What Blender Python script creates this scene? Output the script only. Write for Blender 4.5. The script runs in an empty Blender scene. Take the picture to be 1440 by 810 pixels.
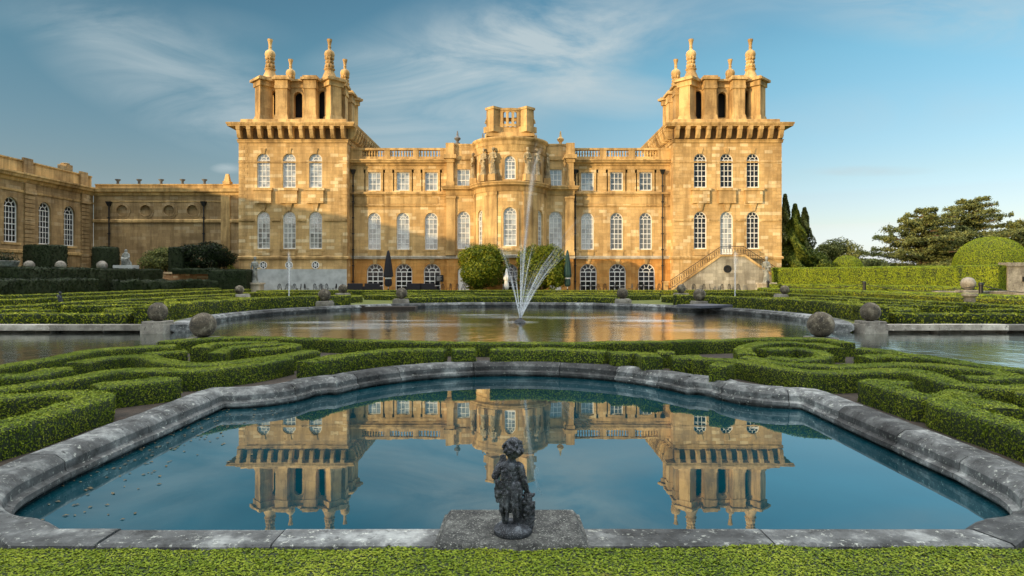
import bpy, bmesh, math, random
import numpy as np
from mathutils import Vector, Matrix, noise
from mathutils.geometry import delaunay_2d_cdt
random.seed(7); RNG = np.random.default_rng(11)
PI = math.pi
scn = bpy.context.scene
COL = scn.collection
F = 900.0                       # focal length in photo pixels, camera at (0,0,2), horizon at row 388
def G(px, py, z):               # a photo pixel lying on the level z, as a point of the plan
    d = F*(2.0-z)/(py-388.0)
    return ((px-720.0)*d/F, d)

# ------------------------------------------------------------------ objects
def tag(o, label=None, cat=None, group=None, kind=None):
    if label: o['label'] = label
    if cat: o['category'] = cat
    if group: o['group'] = group
    if kind: o['kind'] = kind
    return o
def empty(name, loc, label, cat, group=None, rz=0):
    o = bpy.data.objects.new(name, None); COL.objects.link(o)
    o.location = loc; o.rotation_euler = (0, 0, rz); o.empty_display_size = .2
    return tag(o, label, cat, group)
def link(name, me, mat=None, parent=None, loc=(0,0,0), rz=0):
    if mat is not None and not me.materials: me.materials.append(mat)
    o = bpy.data.objects.new(name, me); COL.objects.link(o)
    o.location = loc; o.rotation_euler = (0, 0, rz); o.parent = parent
    return o
def copy_tree(o, parent=None):
    c = o.copy(); COL.objects.link(c); c.parent = parent
    for ch in list(o.children): copy_tree(ch, c)
    return c

# ------------------------------------------------------------------ mesh building
class MB:
    def __init__(s): s.v = []; s.f = []; s.t = []; s.tone = .5
    def add(s, vs, fs):
        b = len(s.v); s.v += [tuple(p) for p in vs]; s.t += [s.tone]*len(vs)
        s.f += [tuple(i+b for i in f) for f in fs]
    def hexa(s, c):
        s.add(c, [(0,3,2,1),(4,5,6,7),(0,1,5,4),(1,2,6,5),(2,3,7,6),(3,0,4,7)])
    def box(s, x0, x1, y0, y1, z0, z1):
        s.hexa([(x0,y0,z0),(x1,y0,z0),(x1,y1,z0),(x0,y1,z0),(x0,y0,z1),(x1,y0,z1),(x1,y1,z1),(x0,y1,z1)])
    def rbox(s, cx, cy, hx, hy, z0, z1, a, top=1.0):
        co, si = math.cos(a), math.sin(a); c = []
        for z, k in ((z0, 1.0), (z1, top)):
            for dx, dy in ((-hx,-hy),(hx,-hy),(hx,hy),(-hx,hy)):
                c.append((cx+co*dx*k-si*dy*k, cy+si*dx*k+co*dy*k, z))
        s.hexa(c)
    def pbox(s, P, u0, u1, v0, v1, d0, d1):
        s.hexa([P(u0,v0,d1),P(u1,v0,d1),P(u1,v0,d0),P(u0,v0,d0),P(u0,v1,d1),P(u1,v1,d1),P(u1,v1,d0),P(u0,v1,d0)])
    def pbar(s, P, a, b, w, d0, d1):
        dx, dy = b[0]-a[0], b[1]-a[1]; l = math.hypot(dx, dy) or 1; nx, ny = -dy/l*w/2, dx/l*w/2
        q = [(a[0]-nx,a[1]-ny),(b[0]-nx,b[1]-ny),(b[0]+nx,b[1]+ny),(a[0]+nx,a[1]+ny)]
        s.hexa([P(u,v,d0) for u,v in q]+[P(u,v,d1) for u,v in q])
    def pring(s, P, inner, outer, d0, d1, closed=False):
        n = len(inner); vs = []
        for i in range(n):
            vs += [P(*inner[i], d0), P(*outer[i], d0), P(*outer[i], d1), P(*inner[i], d1)]
        fs = []
        for i in range(n if closed else n-1):
            j = (i+1) % n
            for k in range(4): fs.append((i*4+k, i*4+(k+1)%4, j*4+(k+1)%4, j*4+k))
        if not closed: fs += [(0,1,2,3), tuple((n-1)*4+k for k in (3,2,1,0))]
        s.add(vs, fs)
    def lathe(s, prof, cx=0, cy=0, n=16, flute=0):
        vs = []
        for r, z in prof:
            for k in range(n):
                a = 2*PI*k/n; rr = r*(1-flute*(k % 2))
                vs.append((cx+rr*math.cos(a), cy+rr*math.sin(a), z))
        fs = []
        for i in range(len(prof)-1):
            for k in range(n):
                q = (k+1) % n; fs.append((i*n+k, i*n+q, (i+1)*n+q, (i+1)*n+k))
        if prof[0][0] > 1e-4: fs.append(tuple(range(n-1,-1,-1)))
        if prof[-1][0] > 1e-4: fs.append(tuple((len(prof)-1)*n+k for k in range(n)))
        s.add(vs, fs)
    def tube(s, pts, r, n=6):
        pts = [Vector(p) for p in pts]; m = len(pts); rr = r if isinstance(r, (list, tuple)) else [r]*m
        vs = []
        for i, p in enumerate(pts):
            t = (pts[min(i+1, m-1)]-pts[max(i-1, 0)]); t = t.normalized() if t.length > 0 else Vector((0,0,1))
            a = t.cross(Vector((0,0,1)) if abs(t.z) < .95 else Vector((1,0,0))).normalized(); b = t.cross(a)
            for k in range(n):
                g = 2*PI*k/n; vs.append(p+(a*math.cos(g)+b*math.sin(g))*rr[i])
        fs = [(i*n+k, i*n+(k+1)%n, (i+1)*n+(k+1)%n, (i+1)*n+k) for i in range(m-1) for k in range(n)]
        fs += [tuple(range(n-1,-1,-1)), tuple((m-1)*n+k for k in range(n))]
        s.add(vs, fs)
    def sweep(s, path, sec, closed=False):          # sec: (outward, z); outward lies right of the travel
        m = miters(path, closed); n = len(sec); vs = []
        for p, q in zip(path, m):
            for o, z in sec: vs.append((p[0]+q[0]*o, p[1]+q[1]*o, z))
        fs = []
        for i in range(len(path) if closed else len(path)-1):
            j = (i+1) % len(path)
            for k in range(n-1): fs.append((i*n+k, j*n+k, j*n+k+1, i*n+k+1))
        if not closed: fs += [tuple(range(n)), tuple((len(path)-1)*n+k for k in range(n-1,-1,-1))]
        s.add(vs, fs)
    def mesh(s, name, smooth=None, recalc=True, bev=0):
        me = bpy.data.meshes.new(name); me.from_pydata(s.v, [], s.f)
        a = me.attributes.new('tone', 'FLOAT', 'POINT'); a.data.foreach_set('value', s.t)
        if recalc or bev:
            bm = bmesh.new(); bm.from_mesh(me)
            bmesh.ops.recalc_face_normals(bm, faces=bm.faces)
            if bev:
                es = [e for e in bm.edges if len(e.link_faces) == 2 and e.calc_face_angle(0) > .6]
                bmesh.ops.bevel(bm, geom=es, offset=bev, segments=2, affect='EDGES', profile=.6, clamp_overlap=True)
            bm.to_mesh(me); bm.free()
        if smooth is not None:
            for p in me.polygons: p.use_smooth = True
            try: me.set_sharp_from_angle(angle=smooth)
            except Exception: pass
        me.update(); return me
    def build(s, name, mat, parent=None, loc=(0,0,0), rz=0, **k):
        return link(name, s.mesh(name, **k), mat, parent, loc, rz)
def miters(path, closed):
    n = len(path); out = []
    for i in range(n):
        a = path[(i-1) % n] if (closed or i > 0) else None
        b = path[(i+1) % n] if (closed or i < n-1) else None
        ns = []
        for p, q in ((a, path[i]), (path[i], b)):
            if p is None or q is None: continue
            dx, dy = q[0]-p[0], q[1]-p[1]; l = math.hypot(dx, dy)
            if l > 1e-9: ns.append((dy/l, -dx/l))
        if len(ns) == 1: out.append(ns[0]); continue
        sx, sy = ns[0][0]+ns[1][0], ns[0][1]+ns[1][1]; d = sx*sx+sy*sy
        k = min(2/max(d, 1e-6), 1.6); out.append((sx*k, sy*k))
    return out
def arch(uc, w, v0, v1, n=12):
    r = w/2; vs = v1-r
    return [(uc-r, v0), (uc+r, v0)]+[(uc+r*math.cos(PI*k/n), vs+r*math.sin(PI*k/n)) for k in range(n+1)]
def rect(uc, w, v0, v1): return [(uc-w/2,v0),(uc+w/2,v0),(uc+w/2,v1),(uc-w/2,v1)]
def circ(uc, vc, r, n=20): return [(uc+r*math.cos(2*PI*k/n), vc+r*math.sin(2*PI*k/n)) for k in range(n)]
def inside(p, poly):
    x, y = p; c = False; n = len(poly); j = n-1
    for i in range(n):
        xi, yi = poly[i]; xj, yj = poly[j]
        if (yi > y) != (yj > y) and x < (xj-xi)*(y-yi)/(yj-yi)+xi: c = not c
        j = i
    return c
def cdt_faces(outer, holes, cuts=()):
    vs = []; es = []
    for lp in [outer]+list(holes):
        b = len(vs); vs += [Vector(p) for p in lp]; es += [(b+i, b+(i+1) % len(lp)) for i in range(len(lp))]
    for a, c in cuts:
        b = len(vs); vs += [Vector(a), Vector(c)]; es.append((b, b+1))
    V, E_, FF, *_ = delaunay_2d_cdt(vs, es, [], 0, 1e-6)
    out = []
    for f in FF:
        c = (sum(V[i].x for i in f)/3, sum(V[i].y for i in f)/3)
        if inside(c, outer) and not any(inside(c, h) for h in holes): out.append(tuple(f))
    return [(v.x, v.y) for v in V], out
def wall(mb, P, u0, u1, v0, v1, holes, depth, cuts=()):
    V, FF = cdt_faces([(u0,v0),(u1,v0),(u1,v1),(u0,v1)], holes, [((u, v0), (u, v1)) for u in cuts])
    mb.add([P(u, v, 0) for u, v in V], FF)
    for h in holes:
        n = len(h)
        mb.add([P(u, v, 0) for u, v in h]+[P(u, v, depth) for u, v in h], [(i, (i+1) % n, n+(i+1) % n, n+i) for i in range(n)])
def catmull(pts, step):
    P_ = [Vector((p[0], p[1])) for p in pts]
    if len(P_) == 2: P_ = [P_[0], (P_[0]+P_[1])/2, P_[1]]
    out = []
    for i in range(len(P_)-1):
        p1, p2 = P_[i], P_[i+1]
        p0 = P_[i-1] if i else p1*2-p2
        p3 = P_[i+2] if i+2 < len(P_) else p2*2-p1
        n = max(1, int((p2-p1).length/step))
        for k in range(n):
            t = k/n
            out.append(.5*((2*p1)+(p2-p0)*t+(2*p0-5*p1+4*p2-p3)*t*t+(3*p1-p0-3*p2+p3)*t**3))
    out.append(P_[-1]); return [(p.x, p.y) for p in out]

# ------------------------------------------------------------------ numpy meshes for foliage
def np_mesh(name, V, faces_sizes, idx, smooth=False):
    me = bpy.data.meshes.new(name)
    me.vertices.add(len(V)); me.vertices.foreach_set('co', np.ascontiguousarray(V, dtype=np.float32).ravel())
    me.loops.add(len(idx)); me.loops.foreach_set('vertex_index', np.ascontiguousarray(idx, dtype=np.int32))
    st = np.concatenate([[0], np.cumsum(faces_sizes)[:-1]]).astype(np.int32)
    me.polygons.add(len(faces_sizes)); me.polygons.foreach_set('loop_start', st)
    me.update(calc_edges=True); return me
def leaf_quads(Pn, Nn, size, tilt=.8, aspect=.55):
    n = len(Pn)
    N = Nn+tilt*RNG.normal(size=(n, 3))*.6; N /= np.linalg.norm(N, axis=1, keepdims=True)+1e-9
    t = np.cross(N, RNG.normal(size=(n, 3))); t /= np.linalg.norm(t, axis=1, keepdims=True)+1e-9
    b = np.cross(N, t); s = (np.asarray(size)*(0.7+.6*RNG.random(n)))[:, None]
    bend = N*s*.12
    V = np.stack([Pn-t*s*.5, Pn+b*s*aspect*.5+bend, Pn+t*s*.5, Pn-b*s*aspect*.5+bend], 1).reshape(-1, 3)
    return V
def foliage_mesh(name, baseV, baseF, leafV):
    nb = len(baseV); nl = len(leafV)//4
    V = np.vstack([np.array(baseV, dtype=np.float64).reshape(-1, 3), leafV]) if nb else leafV
    sizes = np.concatenate([np.array([len(f) for f in baseF], dtype=np.int64), np.full(nl, 4)])
    idx = np.concatenate([np.array([i for f in baseF for i in f], dtype=np.int64), nb+np.arange(nl*4)])
    me = np_mesh(name, V, sizes, idx); me['core_faces'] = len(baseF); return me
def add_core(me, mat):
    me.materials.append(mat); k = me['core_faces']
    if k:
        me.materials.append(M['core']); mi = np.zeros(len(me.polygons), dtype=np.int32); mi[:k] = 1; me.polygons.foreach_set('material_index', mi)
def scatter(V, Q, density):
    V = np.array(V); Q = np.array(Q)
    a, b, c, d = (V[Q[:, k]] for k in range(4))
    n = np.cross(c-a, d-b); ar = np.linalg.norm(n, axis=1)/2; n = n/(np.linalg.norm(n, axis=1, keepdims=True)+1e-9)
    N = int(ar.sum()*density); k = RNG.choice(len(Q), size=N, p=ar/ar.sum())
    u, v = RNG.random(N)[:, None], RNG.random(N)[:, None]
    P_ = (a[k]*(1-u)+b[k]*u)*(1-v)+(d[k]*(1-u)+c[k]*u)*v
    return P_, n[k]
def hedge(name, label, cat, pts, w, z0, z1, mat, leaf=.03, dens=2500, step=.12, rough=.025, group=None, smooth=True, clampx=0, r=None, side=.62):
    path = catmull(pts, step) if smooth else pts
    if not smooth:
        q = []
        for a, b in zip(path[:-1], path[1:]):
            n = max(1, int(math.dist(a, b)/step)); q += [(a[0]+(b[0]-a[0])*k/n, a[1]+(b[1]-a[1])*k/n) for k in range(n)]
        path = q+[path[-1]]
    if clampx: path = [((math.copysign(max(abs(x), clampx), x) if y < 9.6 else x), y) for x, y in path]
    r = r or min(.035, w*.1); h = w/2; mid = (z0+z1)/2
    sec = [(-h*.97, z0), (-h, mid), (-h, z1-r), (-h+r*.35, z1-r*.3), (-h+r*1.3, z1), (0, z1+.005), (h-r*1.3, z1), (h-r*.35, z1-r*.3), (h, z1-r), (h, mid), (h*.97, z0)]
    m = miters(path, False); n = len(sec); V = []; sd = random.random()*50
    for p, q in zip(path, m):
        for o, z in sec:
            x, y = p[0]+q[0]*o, p[1]+q[1]*o
            k = noise.noise((x*3+sd, y*3, z*3))*rough+noise.noise((x*.7+sd, y*.7, z))*rough*.8
            V.append((x+q[0]*k*math.copysign(1, o), y+q[1]*k*math.copysign(1, o), z+(k*.7 if z > z0+.05 else 0)))
    Q = [(i*n+k, i*n+k+1, (i+1)*n+k+1, (i+1)*n+k) for i in range(len(path)-1) for k in range(n-1)]
    for e in (0, len(path)-1):
        for k in range(4):
            f = (e*n+k, e*n+k+1, e*n+n-2-k, e*n+n-1-k); Q.append(f if e else f[::-1])
        T = (e*n+4, e*n+5, e*n+6)
        Q.append((T[0], T[1], T[2], T[2]))
    Pn, Nn = scatter(V, [q for q in Q if len(set(q)) == 4], dens)
    # outward normals
    keep = RNG.random(len(Pn)) < np.where(np.abs(Nn[:, 2]) > .5, 1.0, side); Pn, Nn = Pn[keep], Nn[keep]  # sides get fewer leaves so the dark core shows as shade
    flip = np.where((Nn[:, 2] < -.3)[:, None], -1.0, 1.0); Nn = Nn*flip
    lv = leaf_quads(Pn+RNG.normal(size=Pn.shape)*leaf*.30, Nn, leaf*RNG.choice([.7, 1.0, 1.35], size=len(Pn)), .38)
    Qf = [tuple(dict.fromkeys(q)) for q in Q]
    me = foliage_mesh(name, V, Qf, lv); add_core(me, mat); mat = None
    return tag(link(name, me, mat), label, cat, group)
def solid_foliage(name, label, cat, V, Q, mat, leaf, dens, group=None):
    Pn, Nn = scatter(V, Q, dens)
    me = foliage_mesh(name, V, Q, leaf_quads(Pn+RNG.normal(size=Pn.shape)*leaf*.3, Nn, leaf)); add_core(me, mat)
    return tag(link(name, me, None), label, cat, group)
def revolve(prof, cx, cy, n=36, rough=.08):
    V = []; Q = []
    for r, z in prof:
        for k in range(n):
            a = 2*PI*k/n; d = 1+rough*noise.noise((cx+math.cos(a)*1.7, cy+math.sin(a)*1.7, z*.9))
            V.append((cx+r*d*math.cos(a), cy+r*d*math.sin(a), z))
    for i in range(len(prof)-1):
        for k in range(n): Q.append((i*n+k, i*n+(k+1) % n, (i+1)*n+(k+1) % n, (i+1)*n+k))
    return V, Q

# ------------------------------------------------------------------ sculpted figures (one continuous body)
def figure(name, caps, voxel, disp=0.0, dscale=.05, smooth=4):
    bm = bmesh.new(); bmesh.ops.create_icosphere(bm, subdivisions=2, radius=1); bm.verts.index_update()
    sv = np.array([v.co[:] for v in bm.verts]); sf = np.array([[v.index for v in f.verts] for f in bm.faces]); bm.free()
    VV = []; FF_ = []; nb = 0
    for a, r0, b, r1 in caps:
        a, b = np.array(a), np.array(b); L = np.linalg.norm(b-a)
        n = min(30, max(1, int(L/(min(r0, r1)*.45)))) if L > 1e-6 else 0
        for k in range(n+1):
            t = k/max(n, 1); VV.append(sv*(r0+(r1-r0)*t)+a+(b-a)*t); FF_.append(sf+nb); nb += len(sv)
    VV = np.vstack(VV); FF_ = np.vstack(FF_)
    me = np_mesh(name+'_tmp', VV, np.full(len(FF_), 3), FF_.ravel())
    o = bpy.data.objects.new(name+'_tmp', me); COL.objects.link(o)
    md = o.modifiers.new('r', 'REMESH'); md.mode = 'VOXEL'; md.voxel_size = voxel
    if smooth:
        sm = o.modifiers.new('s', 'SMOOTH'); sm.iterations = smooth; sm.factor = .5
    if disp:
        tx = bpy.data.textures.new(name, 'CLOUDS'); tx.noise_scale = dscale; tx.noise_depth = 3
        dm = o.modifiers.new('d', 'DISPLACE'); dm.texture = tx; dm.strength = disp; dm.mid_level = .5; dm.texture_coords = 'LOCAL'
    dg = bpy.context.evaluated_depsgraph_get(); dg.update()
    res = bpy.data.meshes.new_from_object(o.evaluated_get(dg)); res.name = name
    for p in res.polygons: p.use_smooth = True
    bpy.data.objects.remove(o); bpy.data.meshes.remove(me)
    return res

# ------------------------------------------------------------------ materials
def new_mat(name):
    m = bpy.data.materials.new(name); m.use_nodes = True
    nt = m.node_tree; b = nt.nodes['Principled BSDF']
    return m, nt, b
def N_(nt, t, **k):
    n = nt.nodes.new(t)
    for a, v in k.items(): setattr(n, a, v)
    return n
def ramp(nt, stops, interp='LINEAR'):
    r = nt.nodes.new('ShaderNodeValToRGB'); r.color_ramp.interpolation = interp; e = r.color_ramp.elements
    while len(e) > 1: e.remove(e[0])
    e[0].position = stops[0][0]; e[0].color = (*stops[0][1], 1)
    for p, c in stops[1:]:
        x = e.new(p); x.color = (*c, 1)
    return r
def mixc(nt, a, b, fac, mode='MIX'):
    m = nt.nodes.new('ShaderNodeMix'); m.data_type = 'RGBA'; m.blend_type = mode
    for k, s in ((0, fac), (6, a), (7, b)):
        if hasattr(s, 'links'): nt.links.new(s, m.inputs[k])
        elif k == 0: m.inputs[0].default_value = s
        else: m.inputs[k].default_value = (*s, 1)
    return m.outputs[2]
def math_(nt, op, a, b=None, c=None):
    m = nt.nodes.new('ShaderNodeMath'); m.operation = op
    for k, s in enumerate((a, b, c)):
        if s is None: continue
        if hasattr(s, 'links'): nt.links.new(s, m.inputs[k])
        else: m.inputs[k].default_value = s
    return m.outputs[0]
def noise_(nt, vec, scale, detail=5, rough=.55, dist=0):
    n = nt.nodes.new('ShaderNodeTexNoise'); n.inputs['Scale'].default_value = scale
    n.inputs['Detail'].default_value = detail; n.inputs['Roughness'].default_value = rough; n.inputs['Distortion'].default_value = dist
    if vec is not None: nt.links.new(vec, n.inputs['Vector'])
    return n.outputs['Fac']
def wpos(nt): return nt.nodes.new('ShaderNodeNewGeometry').outputs['Position']
def bump(nt, b, h, strength, dist):
    n = nt.nodes.new('ShaderNodeBump'); n.inputs['Strength'].default_value = strength; n.inputs['Distance'].default_value = dist
    nt.links.new(h, n.inputs['Height']); nt.links.new(n.outputs['Normal'], b.inputs['Normal'])
def ashlar(name, c1, c2, grime=.5, bw=.9, bh=.38, spot=(.62,.5,.3), spots=.5, mort=.55):
    m, nt, b = new_mat(name); L = nt.links
    pos = wpos(nt); sx = N_(nt, 'ShaderNodeSeparateXYZ'); L.new(pos, sx.inputs[0])
    u = math_(nt, 'ADD', sx.outputs[0], sx.outputs[1]); cb = N_(nt, 'ShaderNodeCombineXYZ'); L.new(u, cb.inputs[0]); L.new(sx.outputs[2], cb.inputs[1])
    br = N_(nt, 'ShaderNodeTexBrick'); L.new(cb.outputs[0], br.inputs['Vector'])
    br.inputs['Scale'].default_value = 1; br.inputs['Brick Width'].default_value = bw; br.inputs['Row Height'].default_value = bh
    br.inputs['Mortar Size'].default_value = .012; br.inputs['Mortar Smooth'].default_value = .3; br.inputs['Bias'].default_value = 0
    br.inputs['Color1'].default_value = (0,0,0,1); br.inputs['Color2'].default_value = (1,1,1,1); br.inputs['Mortar'].default_value = (.5,.5,.5,1)
    tone = ramp(nt, [(0, tuple(x*.86 for x in c1)), (.45, c1), (.8, c2), (.93, spot if spots else c2), (1, spot if spots else c2)])
    L.new(br.outputs['Color'], tone.inputs[0])
    big = noise_(nt, pos, .35, 6, .6)
    st = N_(nt, 'ShaderNodeMapping'); st.inputs['Scale'].default_value = (1.6, 1.6, .16); L.new(pos, st.inputs[0])
    streak = noise_(nt, st.outputs[0], 1.0, 6, .65)
    fine = noise_(nt, pos, 9, 6, .7)
    r1 = ramp(nt, [(.34, (.50,.46,.42)), (.56, (1.04,1.02,1))]); L.new(big, r1.inputs[0])
    c = mixc(nt, tone.outputs[0], r1.outputs[0], grime, 'MULTIPLY')
    r2 = ramp(nt, [(.36, (.40,.37,.33)), (.55, (1,1,1))]); L.new(streak, r2.inputs[0])
    c = mixc(nt, c, r2.outputs[0], grime*.9, 'MULTIPLY')
    r3 = ramp(nt, [(.3, (.8,.8,.8)), (.7, (1.1,1.1,1.1))]); L.new(fine, r3.inputs[0])
    c = mixc(nt, c, r3.outputs[0], .8, 'MULTIPLY')
    jm = math_(nt, 'MULTIPLY', br.outputs['Fac'], mort)
    c = mixc(nt, c, tuple(x*.45 for x in c1), jm)
    L.new(c, b.inputs['Base Color']); b.inputs['Roughness'].default_value = .9
    h = math_(nt, 'SUBTRACT', math_(nt, 'MULTIPLY', fine, .3), br.outputs['Fac'])
    bump(nt, b, h, .5, .03)
    return m
def weathered(name, dark, mid, pale, scale=3.0, lichen=(.42,.42,.40), dist=.01, thresh=.62, tone=True):
    m, nt, b = new_mat(name); L = nt.links; pos = wpos(nt)
    n1 = noise_(nt, pos, scale, 8, .68); n2 = noise_(nt, pos, scale*6, 6, .75); n3 = noise_(nt, pos, scale*.4, 3, .5)
    r = ramp(nt, [(.38, dark), (.52, mid), (.65, pale)]); L.new(math_(nt, 'ADD', math_(nt, 'MULTIPLY', n1, .65), math_(nt, 'MULTIPLY', n3, .35)), r.inputs[0])
    c = r.outputs[0]
    r2 = ramp(nt, [(thresh-.02, (0,0,0)), (thresh+.05, (1,1,1))]); L.new(n2, r2.inputs[0])
    c = mixc(nt, c, lichen, math_(nt, 'MULTIPLY', r2.outputs[0], .75))
    r3 = ramp(nt, [(.34, (1,1,1)), (.42, (0,0,0))]); L.new(noise_(nt, pos, scale*3.1, 7, .72), r3.inputs[0])
    c = mixc(nt, c, tuple(x*.5 for x in dark), math_(nt, 'MULTIPLY', r3.outputs[0], .8))
    if tone:
        at = N_(nt, 'ShaderNodeAttribute', attribute_name='tone')
        k = math_(nt, 'ADD', math_(nt, 'MULTIPLY', at.outputs['Fac'], 1.3), .35)
        cc = N_(nt, 'ShaderNodeCombineColor')
        for i in range(3): L.new(k, cc.inputs[i])
        c = mixc(nt, c, cc.outputs[0], 1.0, 'MULTIPLY')
    L.new(c, b.inputs['Base Color']); b.inputs['Roughness'].default_value = .88
    bump(nt, b, math_(nt, 'ADD', noise_(nt, pos, scale*14, 5, .75), math_(nt, 'MULTIPLY', n2, .8)), .7, dist*.6)
    return m
def leafmat(name, stops, trans=.25, rough=.5, vary=.6, vs=1.2, brown=.0):
    m, nt, b = new_mat(name); L = nt.links
    g = N_(nt, 'ShaderNodeNewGeometry')
    k = math_(nt, 'ADD', math_(nt, 'MULTIPLY', g.outputs['Random Per Island'], 1-vary), math_(nt, 'MULTIPLY', noise_(nt, g.outputs['Position'], vs, 5, .65), vary))
    r = ramp(nt, stops); L.new(k, r.inputs[0])
    bw_ = ramp(nt, [(.66, (0,0,0)), (.74, (1,1,1))]); L.new(noise_(nt, g.outputs['Position'], vs*1.9, 4, .7), bw_.inputs[0])
    col = mixc(nt, r.outputs[0], (.10,.065,.022), math_(nt, 'MULTIPLY', bw_.outputs[0], brown))
    L.new(col, b.inputs['Base Color']); b.inputs['Roughness'].default_value = rough
    b.inputs['Specular IOR Level'].default_value = .12
    tr = N_(nt, 'ShaderNodeBsdfTranslucent'); L.new(col, tr.inputs[0])
    mx = N_(nt, 'ShaderNodeMixShader'); mx.inputs[0].default_value = trans
    L.new(b.outputs[0], mx.inputs[1]); L.new(tr.outputs[0], mx.inputs[2]); L.new(mx.outputs[0], nt.nodes['Material Output'].inputs[0])
    return m
def plain(name, c, rough=.6, metal=0.0, var=.25, scale=8, bumpd=.0):
    m, nt, b = new_mat(name); L = nt.links
    n = noise_(nt, wpos(nt), scale, 5, .6)
    r = ramp(nt, [(.3, tuple(x*(1-var) for x in c)), (.7, tuple(min(1, x*(1+var)) for x in c))]); L.new(n, r.inputs[0])
    L.new(r.outputs[0], b.inputs['Base Color']); b.inputs['Roughness'].default_value = rough; b.inputs['Metallic'].default_value = metal
    if bumpd: bump(nt, b, n, .5, bumpd)
    return m
def glassy(name, c, refl, tint=(1,1,1), rough=.02):
    m, nt, b = new_mat(name); L = nt.links
    sp = N_(nt, 'ShaderNodeVectorMath', operation='SNAP'); L.new(wpos(nt), sp.inputs[0]); sp.inputs[1].default_value = (.47, 5.0, .61)
    wn = N_(nt, 'ShaderNodeTexWhiteNoise'); L.new(sp.outputs[0], wn.inputs['Vector'])
    n = math_(nt, 'ADD', math_(nt, 'MULTIPLY', wn.outputs['Value'], .45), math_(nt, 'MULTIPLY', noise_(nt, wpos(nt), .8, 3, .6), .55))
    r = ramp(nt, [(.35, tuple(x*.5 for x in c)), (.65, tuple(x*1.3 for x in c))]); L.new(n, r.inputs[0])
    d = N_(nt, 'ShaderNodeBsdfDiffuse'); L.new(r.outputs[0], d.inputs[0])
    gl = N_(nt, 'ShaderNodeBsdfGlossy'); gl.inputs['Roughness'].default_value = rough; gl.inputs[0].default_value = (*tint, 1)
    bp = N_(nt, 'ShaderNodeBump'); bp.inputs['Strength'].default_value = .15; bp.inputs['Distance'].default_value = .05; L.new(n, bp.inputs['Height']); L.new(bp.outputs[0], gl.inputs['Normal'])
    mx = N_(nt, 'ShaderNodeMixShader'); mx.inputs[0].default_value = refl
    L.new(d.outputs[0], mx.inputs[1]); L.new(gl.outputs[0], mx.inputs[2]); L.new(mx.outputs[0], nt.nodes['Material Output'].inputs[0])
    nt.nodes.remove(b); return m
def watermat(name, deep, tint, lo, hi, wave, wscale, rough, stretch=(1,1,1)):
    m, nt, b = new_mat(name); L = nt.links; pos = wpos(nt)
    mp = N_(nt, 'ShaderNodeMapping'); mp.inputs['Scale'].default_value = stretch; L.new(pos, mp.inputs[0])
    h = math_(nt, 'ADD', noise_(nt, mp.outputs[0], wscale, 3, .5), math_(nt, 'MULTIPLY', noise_(nt, mp.outputs[0], wscale*.23, 2, .5), 2.0))
    bp = N_(nt, 'ShaderNodeBump'); bp.inputs['Strength'].default_value = 1; bp.inputs['Distance'].default_value = wave; L.new(h, bp.inputs['Height'])
    d = N_(nt, 'ShaderNodeBsdfDiffuse')
    r = ramp(nt, [(.3, tuple(x*.6 for x in deep)), (.7, tuple(x*1.4 for x in deep))]); L.new(noise_(nt, pos, .5, 4, .6), r.inputs[0]); L.new(r.outputs[0], d.inputs[0])
    gl = N_(nt, 'ShaderNodeBsdfGlossy'); gl.inputs[0].default_value = (*tint, 1); gl.inputs['Roughness'].default_value = rough; L.new(bp.outputs[0], gl.inputs['Normal'])
    lw = N_(nt, 'ShaderNodeFresnel'); lw.inputs['IOR'].default_value = 1.33
    k = N_(nt, 'ShaderNodeMapRange'); k.inputs['From Min'].default_value = 0.02; k.inputs['From Max'].default_value = .6; k.inputs['To Min'].default_value = lo; k.inputs['To Max'].default_value = hi
    L.new(lw.outputs[0], k.inputs[0])
    mx = N_(nt, 'ShaderNodeMixShader'); L.new(k.outputs[0], mx.inputs[0])
    L.new(d.outputs[0], mx.inputs[1]); L.new(gl.outputs[0], mx.inputs[2]); L.new(mx.outputs[0], nt.nodes['Material Output'].inputs[0])
    nt.nodes.remove(b); return m
def spraymat(name, alpha):
    m, nt, b = new_mat(name); L = nt.links
    at = N_(nt, 'ShaderNodeAttribute', attribute_name='tone')
    d = N_(nt, 'ShaderNodeBsdfDiffuse'); d.inputs[0].default_value = (.85,.88,.9,1)
    tl = N_(nt, 'ShaderNodeBsdfTranslucent'); tl.inputs[0].default_value = (.85,.88,.9,1)
    a = N_(nt, 'ShaderNodeMixShader'); a.inputs[0].default_value = .5; L.new(d.outputs[0], a.inputs[1]); L.new(tl.outputs[0], a.inputs[2])
    t = N_(nt, 'ShaderNodeBsdfTransparent'); mx = N_(nt, 'ShaderNodeMixShader')
    st = noise_(nt, wpos(nt), 6, 4, .7)
    r = ramp(nt, [(.3, (.35,)*3), (.7, (1,1,1))]); L.new(st, r.inputs[0])
    L.new(math_(nt, 'MULTIPLY', math_(nt, 'MULTIPLY', at.outputs['Fac'], alpha), r.outputs[0]), mx.inputs[0])
    L.new(t.outputs[0], mx.inputs[1]); L.new(a.outputs[0], mx.inputs[2]); L.new(mx.outputs[0], nt.nodes['Material Output'].inputs[0])
    nt.nodes.remove(b); return m

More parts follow.
